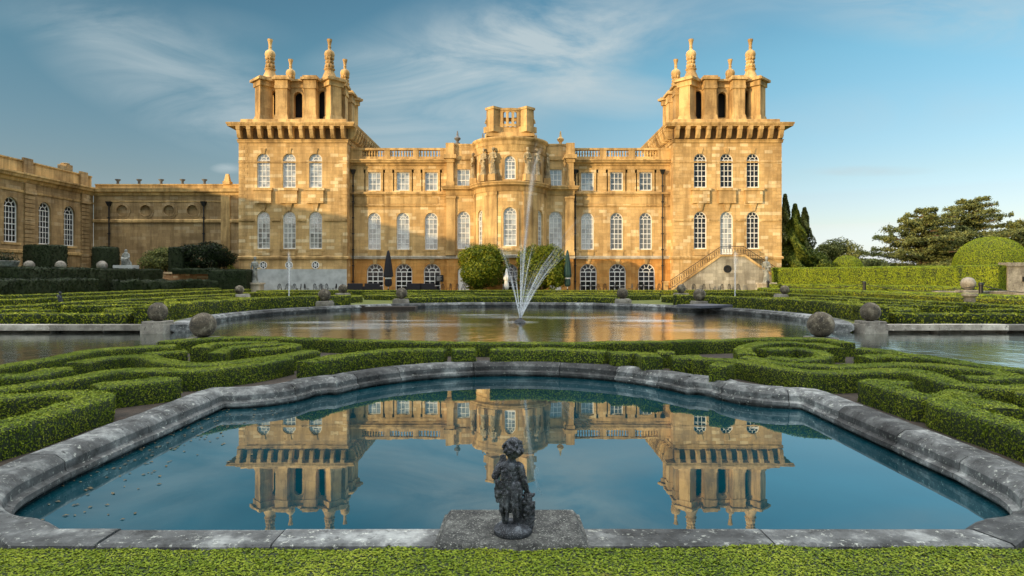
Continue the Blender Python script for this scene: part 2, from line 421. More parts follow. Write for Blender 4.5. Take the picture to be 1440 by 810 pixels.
M = {}
M['core'] = plain('hedge_inner_shade', (.014,.024,.004), .9)  # near-black green standing for the shade between and behind leaves
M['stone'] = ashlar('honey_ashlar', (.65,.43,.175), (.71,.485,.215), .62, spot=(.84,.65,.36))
M['stone_trim'] = ashlar('carved_stone', (.64,.43,.175), (.69,.475,.20), .9, 2.2, 3.0, spots=0, mort=.2)
M['stone_pale'] = ashlar('pale_band_stone', (.50,.46,.36), (.56,.52,.42), .6, 1.6, 2.0, spots=0, mort=.2)
M['stone_orange'] = ashlar('orange_ashlar', (.62,.30,.07), (.66,.35,.095), .5, spots=0)
M['stone_grey'] = ashlar('weathered_grey_ashlar', (.40,.38,.30), (.50,.47,.37), .7, spot=(.55,.53,.45))
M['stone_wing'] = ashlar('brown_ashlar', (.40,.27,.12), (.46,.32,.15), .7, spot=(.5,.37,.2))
M['stone_dark'] = ashlar('recess_shade_stone', (.20,.125,.055), (.24,.15,.07), .8, 2.2, 3.0, spots=0, mort=.2)  # frieze tone darkened to give shade in the gaps between corbels
M['plaster'] = plain('pale_render', (.42,.45,.44), .9, 0, .25, 1.2, .01)
M['statue'] = weathered('statue_stone', (.16,.13,.08), (.36,.28,.15), (.52,.42,.25), 2.5, dist=.02, tone=False)
M['statue_white'] = weathered('white_statue_stone', (.10,.105,.09), (.27,.28,.25), (.40,.41,.37), 3, (.45,.45,.4), dist=.02, tone=False)
M['coping'] = weathered('lichened_coping', (.018,.019,.018), (.095,.10,.098), (.31,.325,.31), 3.4, (.46,.48,.42), .012, .6)
M['lichen'] = weathered('lichened_plinth', (.012,.013,.013), (.05,.052,.047), (.15,.155,.14), 13, (.42,.43,.38), .012, .58, False)
M['ballstone'] = weathered('lichened_ball', (.014,.012,.008), (.085,.07,.045), (.27,.24,.17), 4.2, (.42,.38,.28), .02, .6, False)
M['bronze'] = weathered('weathered_lead', (.010,.011,.014), (.04,.046,.054), (.15,.17,.19), 26, (.40,.43,.45), .006, .59, False)
M['frame'] = plain('white_window_paint', (.78,.78,.74), .45, 0, .06)
M['pane_dark'] = glassy('dark_glass', (.015,.018,.022), .05)
M['pane_mid'] = glassy('old_glass', (.10,.105,.10), .16, rough=.04)
M['pane_pale'] = glassy('pale_glass', (.33,.35,.34), .22, rough=.06)  # pale grey diffuse pane under a thin gloss
M['dark'] = plain('dark_void', (.012,.011,.01), .9)
M['lead'] = plain('roof_lead', (.12,.12,.12), .6)
M['iron'] = plain('black_iron', (.015,.016,.017), .5, .3)
M['hedge_near'] = leafmat('box_leaves', [(.25,(.035,.07,.006)), (.45,(.14,.20,.013)), (.62,(.23,.275,.024)), (.8,(.38,.395,.055))], .14, .55, .72, 1.6, .8)
M['hedge_far'] = leafmat('box_leaves_far', [(.3,(.06,.09,.007)), (.5,(.205,.25,.014)), (.7,(.42,.42,.03))], .14, .55, .6, .8, .4)
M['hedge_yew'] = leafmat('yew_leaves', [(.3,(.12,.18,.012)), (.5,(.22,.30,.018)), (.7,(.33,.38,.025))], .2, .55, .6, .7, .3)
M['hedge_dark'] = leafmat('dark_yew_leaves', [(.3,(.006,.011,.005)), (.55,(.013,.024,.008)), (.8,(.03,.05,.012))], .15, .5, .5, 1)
M['shrub'] = leafmat('laurel_leaves', [(.3,(.04,.075,.007)), (.5,(.12,.16,.012)), (.75,(.30,.30,.025))], .35, .4, .5, 1)
M['cedar'] = leafmat('cedar_needles', [(.3,(.045,.06,.02)), (.5,(.13,.15,.042)), (.75,(.25,.255,.07))], .2, .6, .5, .4)
M['cypress'] = leafmat('cypress_leaves', [(.3,(.03,.055,.008)), (.5,(.09,.125,.016)), (.75,(.19,.22,.035))], .2, .6, .5, .5)
M['bark'] = plain('bark', (.10,.065,.035), .95, 0, .4, 3, .05)
M['soil'] = plain('dark_soil', (.022,.016,.011), .95, 0, .5, 6, .03)
M['spray'] = spraymat('water_spray', .30)
M['foam'] = spraymat('water_foam', .55)
M['mist'] = spraymat('water_mist', .045)
M['green_cloth'] = plain('dark_green_canvas', (.008,.04,.035), .8)
M['black_cloth'] = plain('black_canvas', (.008,.008,.012), .8)
M['white_cloth'] = plain('white_canvas', (.72,.72,.7), .8, 0, .08)
M['leaf_litter'] = plain('fallen_leaves', (.09,.07,.03), .8, 0, .5, 20)
M['terracotta'] = ashlar('warm_garden_wall', (.42,.24,.11), (.48,.29,.14), .5, .5, .2)
SKY_SAT, SKY_VAL, SKY_STR = 1.05, 1.9, .12
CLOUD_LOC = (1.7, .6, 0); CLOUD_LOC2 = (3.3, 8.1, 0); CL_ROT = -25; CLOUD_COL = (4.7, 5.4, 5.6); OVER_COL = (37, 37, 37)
# ================================================================== camera, sun, sky
cam = bpy.data.cameras.new('camera'); co = bpy.data.objects.new('camera', cam); COL.objects.link(co)
cam.sensor_width = 36; cam.lens = 36*F/1440; cam.clip_end = 6000; cam.clip_start = .05
co.location = (0, 0, 2.0); co.rotation_euler = (PI/2, 0, 0); cam.shift_y = -17/1440
scn.camera = co
SUN_EL, SUN_AZ = math.radians(8.0), math.radians(232)
sd = Vector((math.sin(SUN_AZ)*math.cos(SUN_EL), math.cos(SUN_AZ)*math.cos(SUN_EL), math.sin(SUN_EL)))
sl = bpy.data.lights.new('sun', 'SUN'); sl.energy = 5.0; sl.angle = math.radians(.6); sl.color = (1, .73, .41)
so = bpy.data.objects.new('sun', sl); COL.objects.link(so); so.rotation_euler = (-sd).to_track_quat('-Z', 'Y').to_euler(); so.location = sd*300
wd = bpy.data.worlds.new('World'); scn.world = wd; wd.use_nodes = True
nt = wd.node_tree; L = nt.links; bg = nt.nodes['Background']
sk = N_(nt, 'ShaderNodeTexSky'); sk.sky_type = 'NISHITA'; sk.sun_disc = False; sk.sun_elevation = SUN_EL; sk.sun_rotation = SUN_AZ
sk.air_density = 1.0; sk.dust_density = .6; sk.ozone_density = 2.0
hs = N_(nt, 'ShaderNodeHueSaturation'); hs.inputs['Saturation'].default_value = SKY_SAT; hs.inputs['Value'].default_value = SKY_VAL; hs.inputs['Hue'].default_value = .485
L.new(sk.outputs[0], hs.inputs['Color'])
tc = N_(nt, 'ShaderNodeTexCoord'); sx = N_(nt, 'ShaderNodeSeparateXYZ'); L.new(tc.outputs['Generated'], sx.inputs[0])
hz = ramp(nt, [(0, (.60,.85,1.9)), (.03, (.70,.77,1.30)), (.07, (.77,.69,.84)), (.14, (.76,.67,.70)), (.3, (.64,.74,.74)), (.5, (.46,.58,.61))]); L.new(sx.outputs[2], hz.inputs[0])
skyc = mixc(nt, hs.outputs[0], hz.outputs[0], 1.0, 'MULTIPLY')
# wisps of high cloud, fixed on the sky by direction
yy = math_(nt, 'MAXIMUM', sx.outputs[1], .08)
cu = math_(nt, 'DIVIDE', sx.outputs[0], yy); cv = math_(nt, 'DIVIDE', sx.outputs[2], yy)
cb = N_(nt, 'ShaderNodeCombineXYZ'); L.new(cu, cb.inputs[0]); L.new(cv, cb.inputs[1])
def wisp(u, v, a, b, rot, amp):
    c, s_ = math.cos(math.radians(rot)), math.sin(math.radians(rot))
    du = math_(nt, 'SUBTRACT', cu, u); dv = math_(nt, 'SUBTRACT', cv, v)
    p = math_(nt, 'DIVIDE', math_(nt, 'ADD', math_(nt, 'MULTIPLY', du, c), math_(nt, 'MULTIPLY', dv, s_)), a)
    q = math_(nt, 'DIVIDE', math_(nt, 'SUBTRACT', math_(nt, 'MULTIPLY', dv, c), math_(nt, 'MULTIPLY', du, s_)), b)
    d2 = math_(nt, 'ADD', math_(nt, 'MULTIPLY', p, p), math_(nt, 'MULTIPLY', q, q))
    return math_(nt, 'MULTIPLY', math_(nt, 'POWER', math_(nt, 'MAXIMUM', math_(nt, 'SUBTRACT', 1.0, d2), 0.0), 1.3), amp)
tot = None
for w in ((-.10,.30,.36,.15,20,1.0), (.10,.375,.34,.08,9,.95), (.155,.285,.14,.045,-4,.9), (-.53,.31,.28,.10,-22,.8), (-.62,.40,.30,.05,-5,.35), (.66,.425,.42,.08,-6,1.0), (.555,.164,.12,.010,0,.9), (-.444,.168,.03,.010,0,1.2), (-.25,.25,.3,.07,5,.35), (.6,.26,.3,.05,4,.25)):
    t = wisp(*w); tot = t if tot is None else math_(nt, 'ADD', tot, t)
n2 = noise_(nt, cb.outputs[0], 3.0, 4, .55, .6)
mp = N_(nt, 'ShaderNodeMapping'); mp.inputs['Rotation'].default_value = (0, 0, math.radians(-16)); mp.inputs['Scale'].default_value = (2.6, 8.5, 1); mp.inputs['Location'].default_value = (.3, 1.1, 0)
L.new(cb.outputs[0], mp.inputs[0])
n1 = noise_(nt, mp.outputs[0], 1.0, 10, .60, 1.3)
r1 = ramp(nt, [(.30, (0,0,0)), (.72, (1,1,1))]); L.new(n1, r1.inputs[0])
cf = math_(nt, 'MINIMUM', math_(nt, 'MULTIPLY', math_(nt, 'MULTIPLY', tot, r1.outputs[0]), .85), .8)
rt = N_(nt, 'ShaderNodeMapRange'); rt.inputs['From Min'].default_value = -.5; rt.inputs['From Max'].default_value = .62; rt.inputs['To Min'].default_value = .92; rt.inputs['To Max'].default_value = 1.22; L.new(sx.outputs[0], rt.inputs[0])
rc = N_(nt, 'ShaderNodeCombineColor')
for i_ in range(3): L.new(rt.outputs[0], rc.inputs[i_])
skyc = mixc(nt, skyc, rc.outputs[0], 1.0, 'MULTIPLY')
sky = mixc(nt, skyc, CLOUD_COL, cf)
# unseen bright patch added overhead and behind the viewpoint to lift the ambient light
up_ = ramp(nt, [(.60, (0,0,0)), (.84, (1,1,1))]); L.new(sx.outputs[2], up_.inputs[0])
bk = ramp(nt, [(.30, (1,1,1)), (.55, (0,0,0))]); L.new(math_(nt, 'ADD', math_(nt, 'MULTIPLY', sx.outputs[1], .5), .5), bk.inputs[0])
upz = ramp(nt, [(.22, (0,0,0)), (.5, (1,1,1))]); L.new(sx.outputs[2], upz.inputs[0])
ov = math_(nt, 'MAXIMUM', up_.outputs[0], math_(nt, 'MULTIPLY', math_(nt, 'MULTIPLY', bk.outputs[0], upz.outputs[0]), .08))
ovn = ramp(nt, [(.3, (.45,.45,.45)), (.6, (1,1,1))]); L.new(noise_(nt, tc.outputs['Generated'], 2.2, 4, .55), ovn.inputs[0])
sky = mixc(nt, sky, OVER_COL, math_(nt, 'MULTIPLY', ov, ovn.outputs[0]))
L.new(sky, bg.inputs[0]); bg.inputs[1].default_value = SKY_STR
scn.view_settings.view_transform = 'Standard'; scn.view_settings.look = 'None'; scn.view_settings.exposure = 0; scn.view_settings.gamma = 1
scn.cycles.max_bounces = 8; scn.cycles.transparent_max_bounces = 40; scn.cycles.use_denoising = True
scn.cycles.diffuse_bounces = 4

# ================================================================== ground and water
GZ = .2
circ_c, circ_r = (0, 28.5), 12.8
bank = 22.8; bx = math.sqrt(circ_r**2-(bank-circ_c[1])**2)
a0 = math.atan2(bank-circ_c[1], bx)
arc = [(circ_c[0]+circ_r*math.cos(a0+(PI-2*a0)*k/60), circ_c[1]+circ_r*math.sin(a0+(PI-2*a0)*k/60)) for k in range(61)]   # right bank round the far side to the left bank
pen_back = catmull([(9.0, 12.4), (8.7, 14.0), (8.1, 15.4), (6.8, 16.2), (4.8, 15.8), (2.4, 15.1), (0, 14.85), (-2.4, 15.1), (-4.8, 15.8), (-6.8, 16.2), (-8.1, 15.4), (-8.7, 14.0), (-9.0, 12.4)], .4)
water_loop = [(38, bank)] + arc + [(-38, bank), (-38, 1.6), (-9.0, 1.6)] + pen_back[::-1] + [(9.0, 1.6), (38, 1.6)]
def quarter(cx, cy, r, a0, a1, n=10): return [(cx+r*math.cos(math.radians(a0+(a1-a0)*k/n)), cy+r*math.sin(math.radians(a0+(a1-a0)*k/n))) for k in range(n+1)]
gc = (0, 9.58); gr = math.hypot(2.95, 10.75-9.58); ga = math.degrees(math.atan2(10.75-9.58, 2.95))
half = [(3.10, 4.50)] + quarter(3.15, 5.75, 1.09, -80, -4, 8) + [(4.3, 6.2), (4.33, 9.55)] + quarter(4.36, 10.68, 1.08, -92, -176, 10) + [(3.1, 10.78)]
pool = half + quarter(gc[0], gc[1], gr, ga, 180-ga, 40) + [(-x, y) for x, y in half[::-1]]
basins = [((16.6, 48.5), 3.9), ((-16.6, 48.5), 3.9)]
def grow(loop, d): return [(p[0]+q[0]*d, p[1]+q[1]*d) for p, q in zip(loop, miters(loop, True))]
wide_loop, wide_pool = grow(water_loop, .3), grow(pool, .25)
V, FF = cdt_faces([(-3000,-3000),(3000,-3000),(3000,3000),(-3000,3000)], [wide_loop, wide_pool]+[circ(c[0], c[1], r, 40) for c, r in basins])
mb = MB(); mb.add([(x, y, GZ) for x, y in V], FF)
for lp in [wide_loop, wide_pool]+[circ(c[0], c[1], r, 40) for c, r in basins]:
    n = len(lp); mb.add([(x, y, GZ) for x, y in lp]+[(x, y, -.5) for x, y in lp], [(i, (i+1) % n, n+(i+1) % n, n+i) for i in range(n)])
m, g_nt, b = new_mat('garden_ground'); Lg = g_nt.links; pos = wpos(g_nt)
s2 = N_(g_nt, 'ShaderNodeSeparateXYZ'); Lg.new(pos, s2.inputs[0])
soil = ramp(g_nt, [(.35, (.016,.013,.009)), (.6, (.045,.033,.022)), (.75, (.07,.03,.02))]); Lg.new(noise_(g_nt, pos, 7, 6, .7), soil.inputs[0])
lawn = ramp(g_nt, [(.3, (.035,.055,.008)), (.5, (.085,.105,.014)), (.7, (.17,.16,.03))]); Lg.new(noise_(g_nt, pos, 2.2, 8, .75), lawn.inputs[0])
far = ramp(g_nt, [(0, (0,0,0)), (1, (1,1,1))], 'LINEAR'); mr = N_(g_nt, 'ShaderNodeMapRange'); mr.inputs['From Min'].default_value = 20; mr.inputs['From Max'].default_value = 22
Lg.new(s2.outputs[1], mr.inputs[0])
Lg.new(mixc(g_nt, soil.outputs[0], lawn.outputs[0], mr.outputs[0]), b.inputs['Base Color']); b.inputs['Roughness'].default_value = .95
bump(g_nt, b, noise_(g_nt, pos, 12, 6, .7), .6, .03)
tag(mb.build('ground', m, recalc=False), kind='structure')
M['water_near'] = watermat('pool_water', (.001,.036,.050), (.78,.87,.89), .22, .92, .00035, 2.2, .004)
M['water_big'] = watermat('great_pool_water', (.012,.022,.018), (.80,.82,.80), .50, .95, .008, 3.6, .11, (1, .6, 1))
V, FF = cdt_faces(wide_pool, [])
mb = MB(); mb.add([(x, y, 0) for x, y in V], FF); tag(mb.build('pool_water', M['water_near'], recalc=False), kind='structure')
V, FF = cdt_faces(wide_loop, [])
mb = MB(); mb.add([(x, y, 0) for x, y in V], FF); tag(mb.build('canal_water', M['water_big'], recalc=False), kind='structure')
for c, r in basins:
    mb = MB(); mb.add([(x, y, .24) for x, y in circ(c[0], c[1], r, 40)], [tuple(range(40))]); tag(mb.build('basin_water', M['water_big'], recalc=False), kind='structure')
gm = plain('terrace_gravel', (.30,.24,.15), .95, 0, .25, 5, .01)
mb = MB(); mb.box(-45, 32, 63.0, 74, .1, GZ+.02); tag(mb.build('terrace_path', gm, recalc=False), kind='structure')

# ---- stone copings: one thing each, laid stone by stone with its own tone
def stone_coping(name, label, path, closed, sec, mat, stone=1.25, step=.14, gap=.007, reverse=False):
    P_ = path[::-1] if reverse else path
    q = []
    N = len(P_) if closed else len(P_)-1
    for i in range(N):
        a, b = P_[i], P_[(i+1) % len(P_)]; n = max(1, int(math.dist(a, b)/step))
        q += [(a[0]+(b[0]-a[0])*k/n, a[1]+(b[1]-a[1])*k/n) for k in range(n)]
    if not closed: q.append(P_[-1])
    ms = miters(q, closed); n = len(q); mb = MB(); i = 0
    tot = n if closed else n-1
    while i < tot:
        j = i; l = 0; want = stone*random.uniform(.7, 1.35)
        while j < tot and l < want: l += math.dist(q[j % n], q[(j+1) % n]); j += 1
        mb.tone = random.random(); dz = random.uniform(-.006, .006); vs = []
        for k in range(i, j+1):
            p, mm = q[k % n], ms[k % n]; t = (-mm[1], mm[0]); s_ = gap if k == i else (-gap if k == j else 0)
            for o, z in sec:
                w = noise.noise((p[0]*3+o*4, p[1]*3, z*5))*.005
                vs.append((p[0]+mm[0]*(o+w)+t[0]*s_, p[1]+mm[1]*(o+w)+t[1]*s_, z+dz+w*.7))
        ns = len(sec); nk = j-i+1
        fs = [(a*ns+k, (a+1)*ns+k, (a+1)*ns+k+1, a*ns+k+1) for a in range(nk-1) for k in range(ns-1)]
        fs += [tuple(range(ns)), tuple((nk-1)*ns+k for k in range(ns-1, -1, -1))]
        mb.add(vs, fs); i = j
    o = mb.build(name, mat, smooth=math.radians(28)); return tag(o, label, 'coping')
sec_pool = [(.05,-.3),(.05,.02),(-.02,.035),(-.03,.055),(-.025,.095),(.015,.105),(.03,.12),(.032,.195),(.045,.215),(.10,.252),(.113,.264),(.135,.270),(.37,.274),(.39,.262),(.395,.24),(.395,.10)]
stone_coping('pool_coping', 'lichened grey stone coping edging the still reflecting pool', pool, True, sec_pool, M['coping'])
sec_b = [(.02,-.3),(.02,.10),(-.04,.12),(-.04,.18),(.03,.21),(.06,.26),(.10,.28),(.62,.28),(.65,.25),(.65,.1)]
stone_coping('fountain_pool_coping', 'curved grey stone coping round the far side of the fountain pool', arc, False, sec_b, M['coping'], 1.8, .3)
M['coping_pale'] = weathered('pale_coping', (.10,.09,.075), (.24,.22,.18), (.38,.36,.30), 2.2, (.5,.48,.42), .02, .6)
for sgn, lab in ((-1, 'straight shaded stone coping along the far bank of the dark canal'), (1, 'straight warm stone coping along the far bank of the bright canal')):
    p = [(sgn*(bx+1.0), bank), (sgn*38, bank)]
    stone_coping('canal_coping', lab, p if sgn < 0 else p[::-1], False, [(.05,-.3),(.05,.02),(-.05,.03),(-.05,.1),(.04,.115),(.04,.18),(-.03,.2),(-.03,.27),(0,.29),(.5,.29),(.5,.1)], M['coping_pale'], 1.7, .6, reverse=True)
for (c, r), lab in zip(basins, ('round stone rim of the fountain basin before the staircase', 'round stone rim of the fountain basin before the half-shaded tower')):
    ring = circ(c[0], c[1], r-.02, 48)
    stone_coping('basin_rim', lab, ring, True, [(0,.05),(-.02,.25),(.02,.29),(.3,.3),(.34,.26),(.34,.1)], M['coping_pale'], 1.5, .5)

# ================================================================== windows (kinds; copied afterwards)
def flatP(u, v, d): return (u, d, v)
def make_window(kind, w, v0, v1, arched, cols, rows, pane, keystone=0, sill=0, surround=0, parent=None, fan=3, bar=.055):
    """frame with glazing bars (mesh) > pane, sill; origin at the middle of the opening on the wall face, facing -y"""
    mb = MB(); r = w/2; vs = v1-r if arched else v1; fr = .10; d0, d1 = .10, .20
    for s_ in (-1, 1): mb.pbox(flatP, min(s_*r, s_*(r-fr)), max(s_*r, s_*(r-fr)), v0, vs, d0, d1)
    mb.pbox(flatP, -r+fr, r-fr, v0, v0+.12, d0, d1)
    if arched:
        o = [(r*math.cos(PI*k/16), vs+r*math.sin(PI*k/16)) for k in range(17)]; i_ = [((r-fr)*math.cos(PI*k/16), vs+(r-fr)*math.sin(PI*k/16)) for k in range(17)]
        mb.pring(flatP, i_, o, d0, d1)
        ri = (r-fr)*.5
        mb.pring(flatP, [((ri-bar/2)*math.cos(PI*k/10), vs+(ri-bar/2)*math.sin(PI*k/10)) for k in range(11)], [((ri+bar/2)*math.cos(PI*k/10), vs+(ri+bar/2)*math.sin(PI*k/10)) for k in range(11)], d0+.02, d1-.02)
        for k in range(1, fan+1):
            a = PI*k/(fan+1); mb.pbar(flatP, (ri*math.cos(a), vs+ri*math.sin(a)), ((r-fr)*math.cos(a), vs+(r-fr)*math.sin(a)), bar, d0+.025, d1-.025)
        mb.pbox(flatP, -r+fr, r-fr, vs-bar*.7, vs+bar*.7, d0+.01, d1-.01)
    else: mb.pbox(flatP, -r+fr, r-fr, v1-fr, v1, d0, d1)
    iw = w-2*fr
    for k in range(1, cols): mb.pbox(flatP, -iw/2+iw*k/cols-bar/2, -iw/2+iw*k/cols+bar/2, v0+.12, vs-.04, d0+.02, d1-.02)
    for k in range(1, rows):
        v = v0+.12+(vs-v0-.12)*k/rows; th = bar*(1.5 if k == rows//2 else 1); mb.pbox(flatP, -iw/2, iw/2, v-th/2, v+th/2, d0+.03, d1-.03)
    o = mb.build('window', M['frame'], parent, recalc=False)
    pb = MB(); out = arch(0, w-.02, v0+.01, v1-.01, 16) if arched else rect(0, w-.02, v0+.01, v1-.01)
    pb.add([(u, .165, v) for u, v in out], [tuple(range(len(out)))])
    pb.build('pane', pane, o, recalc=False)
    if sill:
        sb = MB(); sb.box(-r-.3, r+.3, -.16, .05, v0-.22, v0-.003); sb.box(-r-.15, r+.15, -.09, .0, v0-.42, v0-.22); sb.build('sill', M['stone_trim'], o, bev=.015)
    if surround:
        ab = MB(); inn = out; sw = .26
        P2 = lambda u, v, d: (u, d, v)
        if arched:
            inn = [(r, v0)]+[((r)*math.cos(PI*k/16), vs+r*math.sin(PI*k/16)) for k in range(17)]+[(-r, v0)]
            ou = [(r+sw, v0)]+[((r+sw)*math.cos(PI*k/16), vs+(r+sw)*math.sin(PI*k/16)) for k in range(17)]+[(-r-sw, v0)]
        else:
            inn = [(r, v0), (r, v1), (-r, v1), (-r, v0)]; ou = [(r+sw, v0), (r+sw, v1+sw), (-r-sw, v1+sw), (-r-sw, v0)]
        ab.pring(P2, inn, ou, -.07, .03)
        if not arched:
            for s_ in (-1, 1):
                x = s_*(r+sw); ab.box(min(x, x+s_*.14), max(x, x+s_*.14), -.10, .02, v0-.1, v1-.1); ab.box(min(x, x+s_*.24), max(x, x+s_*.24), -.10, .02, v1-.1, v1+.3)
            ab.box(-r-sw-.25, r+sw+.25, -.14, .02, v1+sw+.02, v1+sw+.14)
        ab.build('surround', M['stone_trim'], o, bev=.01)
    if keystone:
        kb = MB(); kb.hexa([(-.17,-.16,v1-.06),(.17,-.16,v1-.06),(.17,0.05,v1-.06),(-.17,.05,v1-.06),(-.30,-.2,v1+keystone),(.30,-.2,v1+keystone),(.30,.05,v1+keystone),(-.30,.05,v1+keystone)])
        kb.build('keystone', M['stone_trim'], o, bev=.02)
    return o
def put_windows(proto, spots):
    """first spot moves the window itself, the others are copies: (x, y, rz)"""
    res = []
    for i, (x, y, rz) in enumerate(spots):
        o = proto if i == 0 else copy_tree(proto, proto.parent)
        o.location = (x, y, 0); o.rotation_euler = (0, 0, rz); res.append(o)
    return res
def repane(o, mat):
    for ch in o.children:
        if ch.name.startswith('pane'): ch.data = ch.data.copy(); ch.data.materials[0] = mat

# ================================================================== the palace
XC = -.2
pal = empty('palace', (XC, 71, 0), 'honey stone baroque palace with two corner towers and a round central bay', 'palace')
def faceP(y0): return lambda u, v, d: (u, y0+d, v)
bal_prof = [(.05,0),(.09,.02),(.09,.07),(.05,.1),(.075,.2),(.105,.3),(.085,.42),(.05,.55),(.045,.6),(.08,.63),(.08,.68)]
tower_win_x = (-3.33, -.45, 2.52)
WT = {}
for si, sgn in enumerate((-1, 1)):
    tx = sgn*24.1; wx = [tx+x+(.1 if sgn > 0 else 0) for x in ((-3.28, -.42, 2.5) if sgn < 0 else (-2.6, .28, 3.15))]
    if sgn > 0: wx = [tx+x for x in (-3.0, -.08, 2.85)]
    WT[sgn] = wx
    mb = MB(); P0 = faceP(0); hl = []
    for k, x in enumerate(wx):
        hl.append(arch(x, 1.45, 11.8, 15.6))
        hl.append(arch(x, 1.45, 4.25 if (sgn > 0 and k == 1) else 5.0, 9.15))
    wall(mb, P0, tx-6, tx+6, 4.05, 17.0, hl, .34)
    wall(mb, faceP(.0), tx-6, tx+6, .15, 4.05, [circ(x, 3.2, .42) for x in wx] if sgn < 0 else [], .3)
    mb.add([(tx-6,0,.15),(tx-6,12,.15),(tx-6,12,17),(tx-6,0,17),(tx+6,0,.15),(tx+6,12,.15),(tx+6,12,17),(tx+6,0,17)], [(0,1,2,3),(4,5,6,7),(1,5,6,2)])
    mb.box(tx-5.6, tx+5.6, .4, 11.6, .2, 16.9) if False else None
    # dark core behind the windows
    tw = mb.build('tower', M['stone'], pal, recalc=False)
    k_ = MB(); k_.box(tx-5.6, tx+5.6, .5, 11.6, .2, 16.8); k_.build('interior', M['dark'], tw)
    # quoins, string courses
    for cx_ in (tx-6, tx+6):
        q = MB(); z = 4.3; kk = 0
        while z < 16.6:
            ln = .95 if kk % 2 else .6; x0, x1 = (cx_-.02, cx_+ln) if cx_ < tx else (cx_-ln, cx_+.02)
            q.box(x0, x1, -.025, ln*.6 if True else 0, z, z+.40); z += .42; kk += 1
        q.build('quoins', M['stone'], tw, bev=.02)
    ring = [(tx-6,12),(tx-6,0),(tx+6,0),(tx+6,12)]
    s_ = MB(); s_.sweep(ring, [(0,3.86),(.16,3.9),(.18,4.1),(.08,4.2),(0,4.24)])
    s_.build('string_course', M['stone_trim'], tw, recalc=True); s_ = MB(); s_.sweep(ring, [(0,14.55),(.05,14.56),(.05,14.68),(0,14.7)]); s_.build('string_course', M['stone_trim'], tw, recalc=True)
    for a, b in ((-6.0, wx[0]-tx-.95), (wx[0]-tx+.95, wx[1]-tx-.95), (wx[1]-tx+.95, wx[2]-tx-.95), (wx[2]-tx+.95, 6.0)):
        s_ = MB(); s_.box(tx+a, tx+b, -.12, .02, 8.1, 8.3); s_.build('string_course', M['stone_trim'], tw, recalc=True)
    # lower panels and sill blocks under the upper windows
    for x in wx:
        b_ = MB(); b_.box(x-.95, x+.95, -.30, .02, 10.05, 11.45); b_.box(x-1.1, x+1.1, -.40, .02, 11.45, 11.72)
        b_.build('sill_block', M['stone'], tw, bev=.02); b_ = MB(); b_.hexa([(x-.18,-.12,9.2),(x+.18,-.12,9.2),(x+.18,.02,9.2),(x-.18,.02,9.2),(x-.38,-.16,10.04),(x+.38,-.16,10.04),(x+.38,.02,10.04),(x-.38,.02,10.04)]); b_.build('keystone', M['stone'], tw, bev=.02); b_ = MB()
        if not (sgn > 0 and x == wx[1]): b_.box(x-.75, x+.75, -.12, .02, 4.26, 4.72); b_.build('sill_block', M['stone'], tw, bev=.02)
    if sgn < 0:
        pb = MB(); pb.box(tx-5.2, tx+5.98, -.06, .0, .15, 2.75); pb.build('rendered_base', M['plaster'], tw)
        ob = MB(); ob.box(tx-6.0, tx+6.0, -.03, .0, 2.78, 3.85)
        for x in wx:
            o_ = MB()
            for rr in (.42, .15): o_.pring(lambda u, v, d: (u, d, v), circ(x, 3.2, rr-.07, 16), circ(x, 3.2, rr, 16), -.08, .05, True)
            for k in range(3):
                a = PI*k/3; o_.pbar(lambda u, v, d: (u, d, v), (x-.36*math.cos(a), 3.2-.36*math.sin(a)), (x+.36*math.cos(a), 3.2+.36*math.sin(a)), .07, -.06, .03)
            oc = o_.build('round_vent', M['frame'], tw)
            d_ = MB(); d_.add([(u, .1, v) for u, v in circ(x, 3.2, .44)], [tuple(range(20))]); d_.build('vent_void', M['dark'], tw, recalc=False)
    # cornice: architrave, frieze, corbels, corona, blocking course
    c_ = MB(); ring = [(tx-6,0),(tx+6,0),(tx+6,12),(tx-6,12)]
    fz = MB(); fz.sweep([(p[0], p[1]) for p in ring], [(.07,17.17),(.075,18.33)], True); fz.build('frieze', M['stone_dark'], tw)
    c_.sweep(ring, [(0,16.72),(.12,16.78),(.14,17.0),(.2,17.05),(.2,17.12),(.06,17.16),(.06,18.34),(.25,18.36),(.3,18.42),(.92,18.44),(.94,18.58),(1.0,18.64),(1.04,18.82),(1.0,18.86),(-.1,19.0),(-.12,19.42),(-.2,19.46),(-1.2,19.48)], True)
    c_.box(tx-5, tx+5, 1, 11, 19.2, 19.47)
    c_.build('cornice', M['stone_trim'], tw)
    cm = MB()
    cm.hexa([(-.22,-.95,18.05),(.22,-.95,18.05),(.22,0,18.05),(-.22,0,18.05),(-.22,-.98,18.42),(.22,-.98,18.42),(.22,0,18.42),(-.22,0,18.42)])
    cm.hexa([(-.2,-.72,17.5),(.2,-.72,17.5),(.2,0,17.5),(-.2,0,17.5),(-.2,-.92,18.05),(.2,-.92,18.05),(.2,0,18.05),(-.2,0,18.05)])
    cm.hexa([(-.22,-.5,17.18),(.22,-.5,17.18),(.22,0,17.18),(-.22,0,17.18),(-.22,-.76,17.5),(.22,-.76,17.5),(.22,0,17.5),(-.22,0,17.5)])
    if si == 0: corbel_me = cm.mesh('corbel', bev=.03)
    for k in range(11):
        d = -5.72+k*1.144
        link('corbel', corbel_me, M['stone_trim'] if not corbel_me.materials else None, tw, (tx+d, -.05, 0))
        link('corbel', corbel_me, None, tw, (tx-sgn*6.05, 6+d, 0), -sgn*PI/2)
    # lantern: four walls with arched openings, piers, diagonal corner piers, broken entablature
    lc = (tx, 5.7); lb = MB()
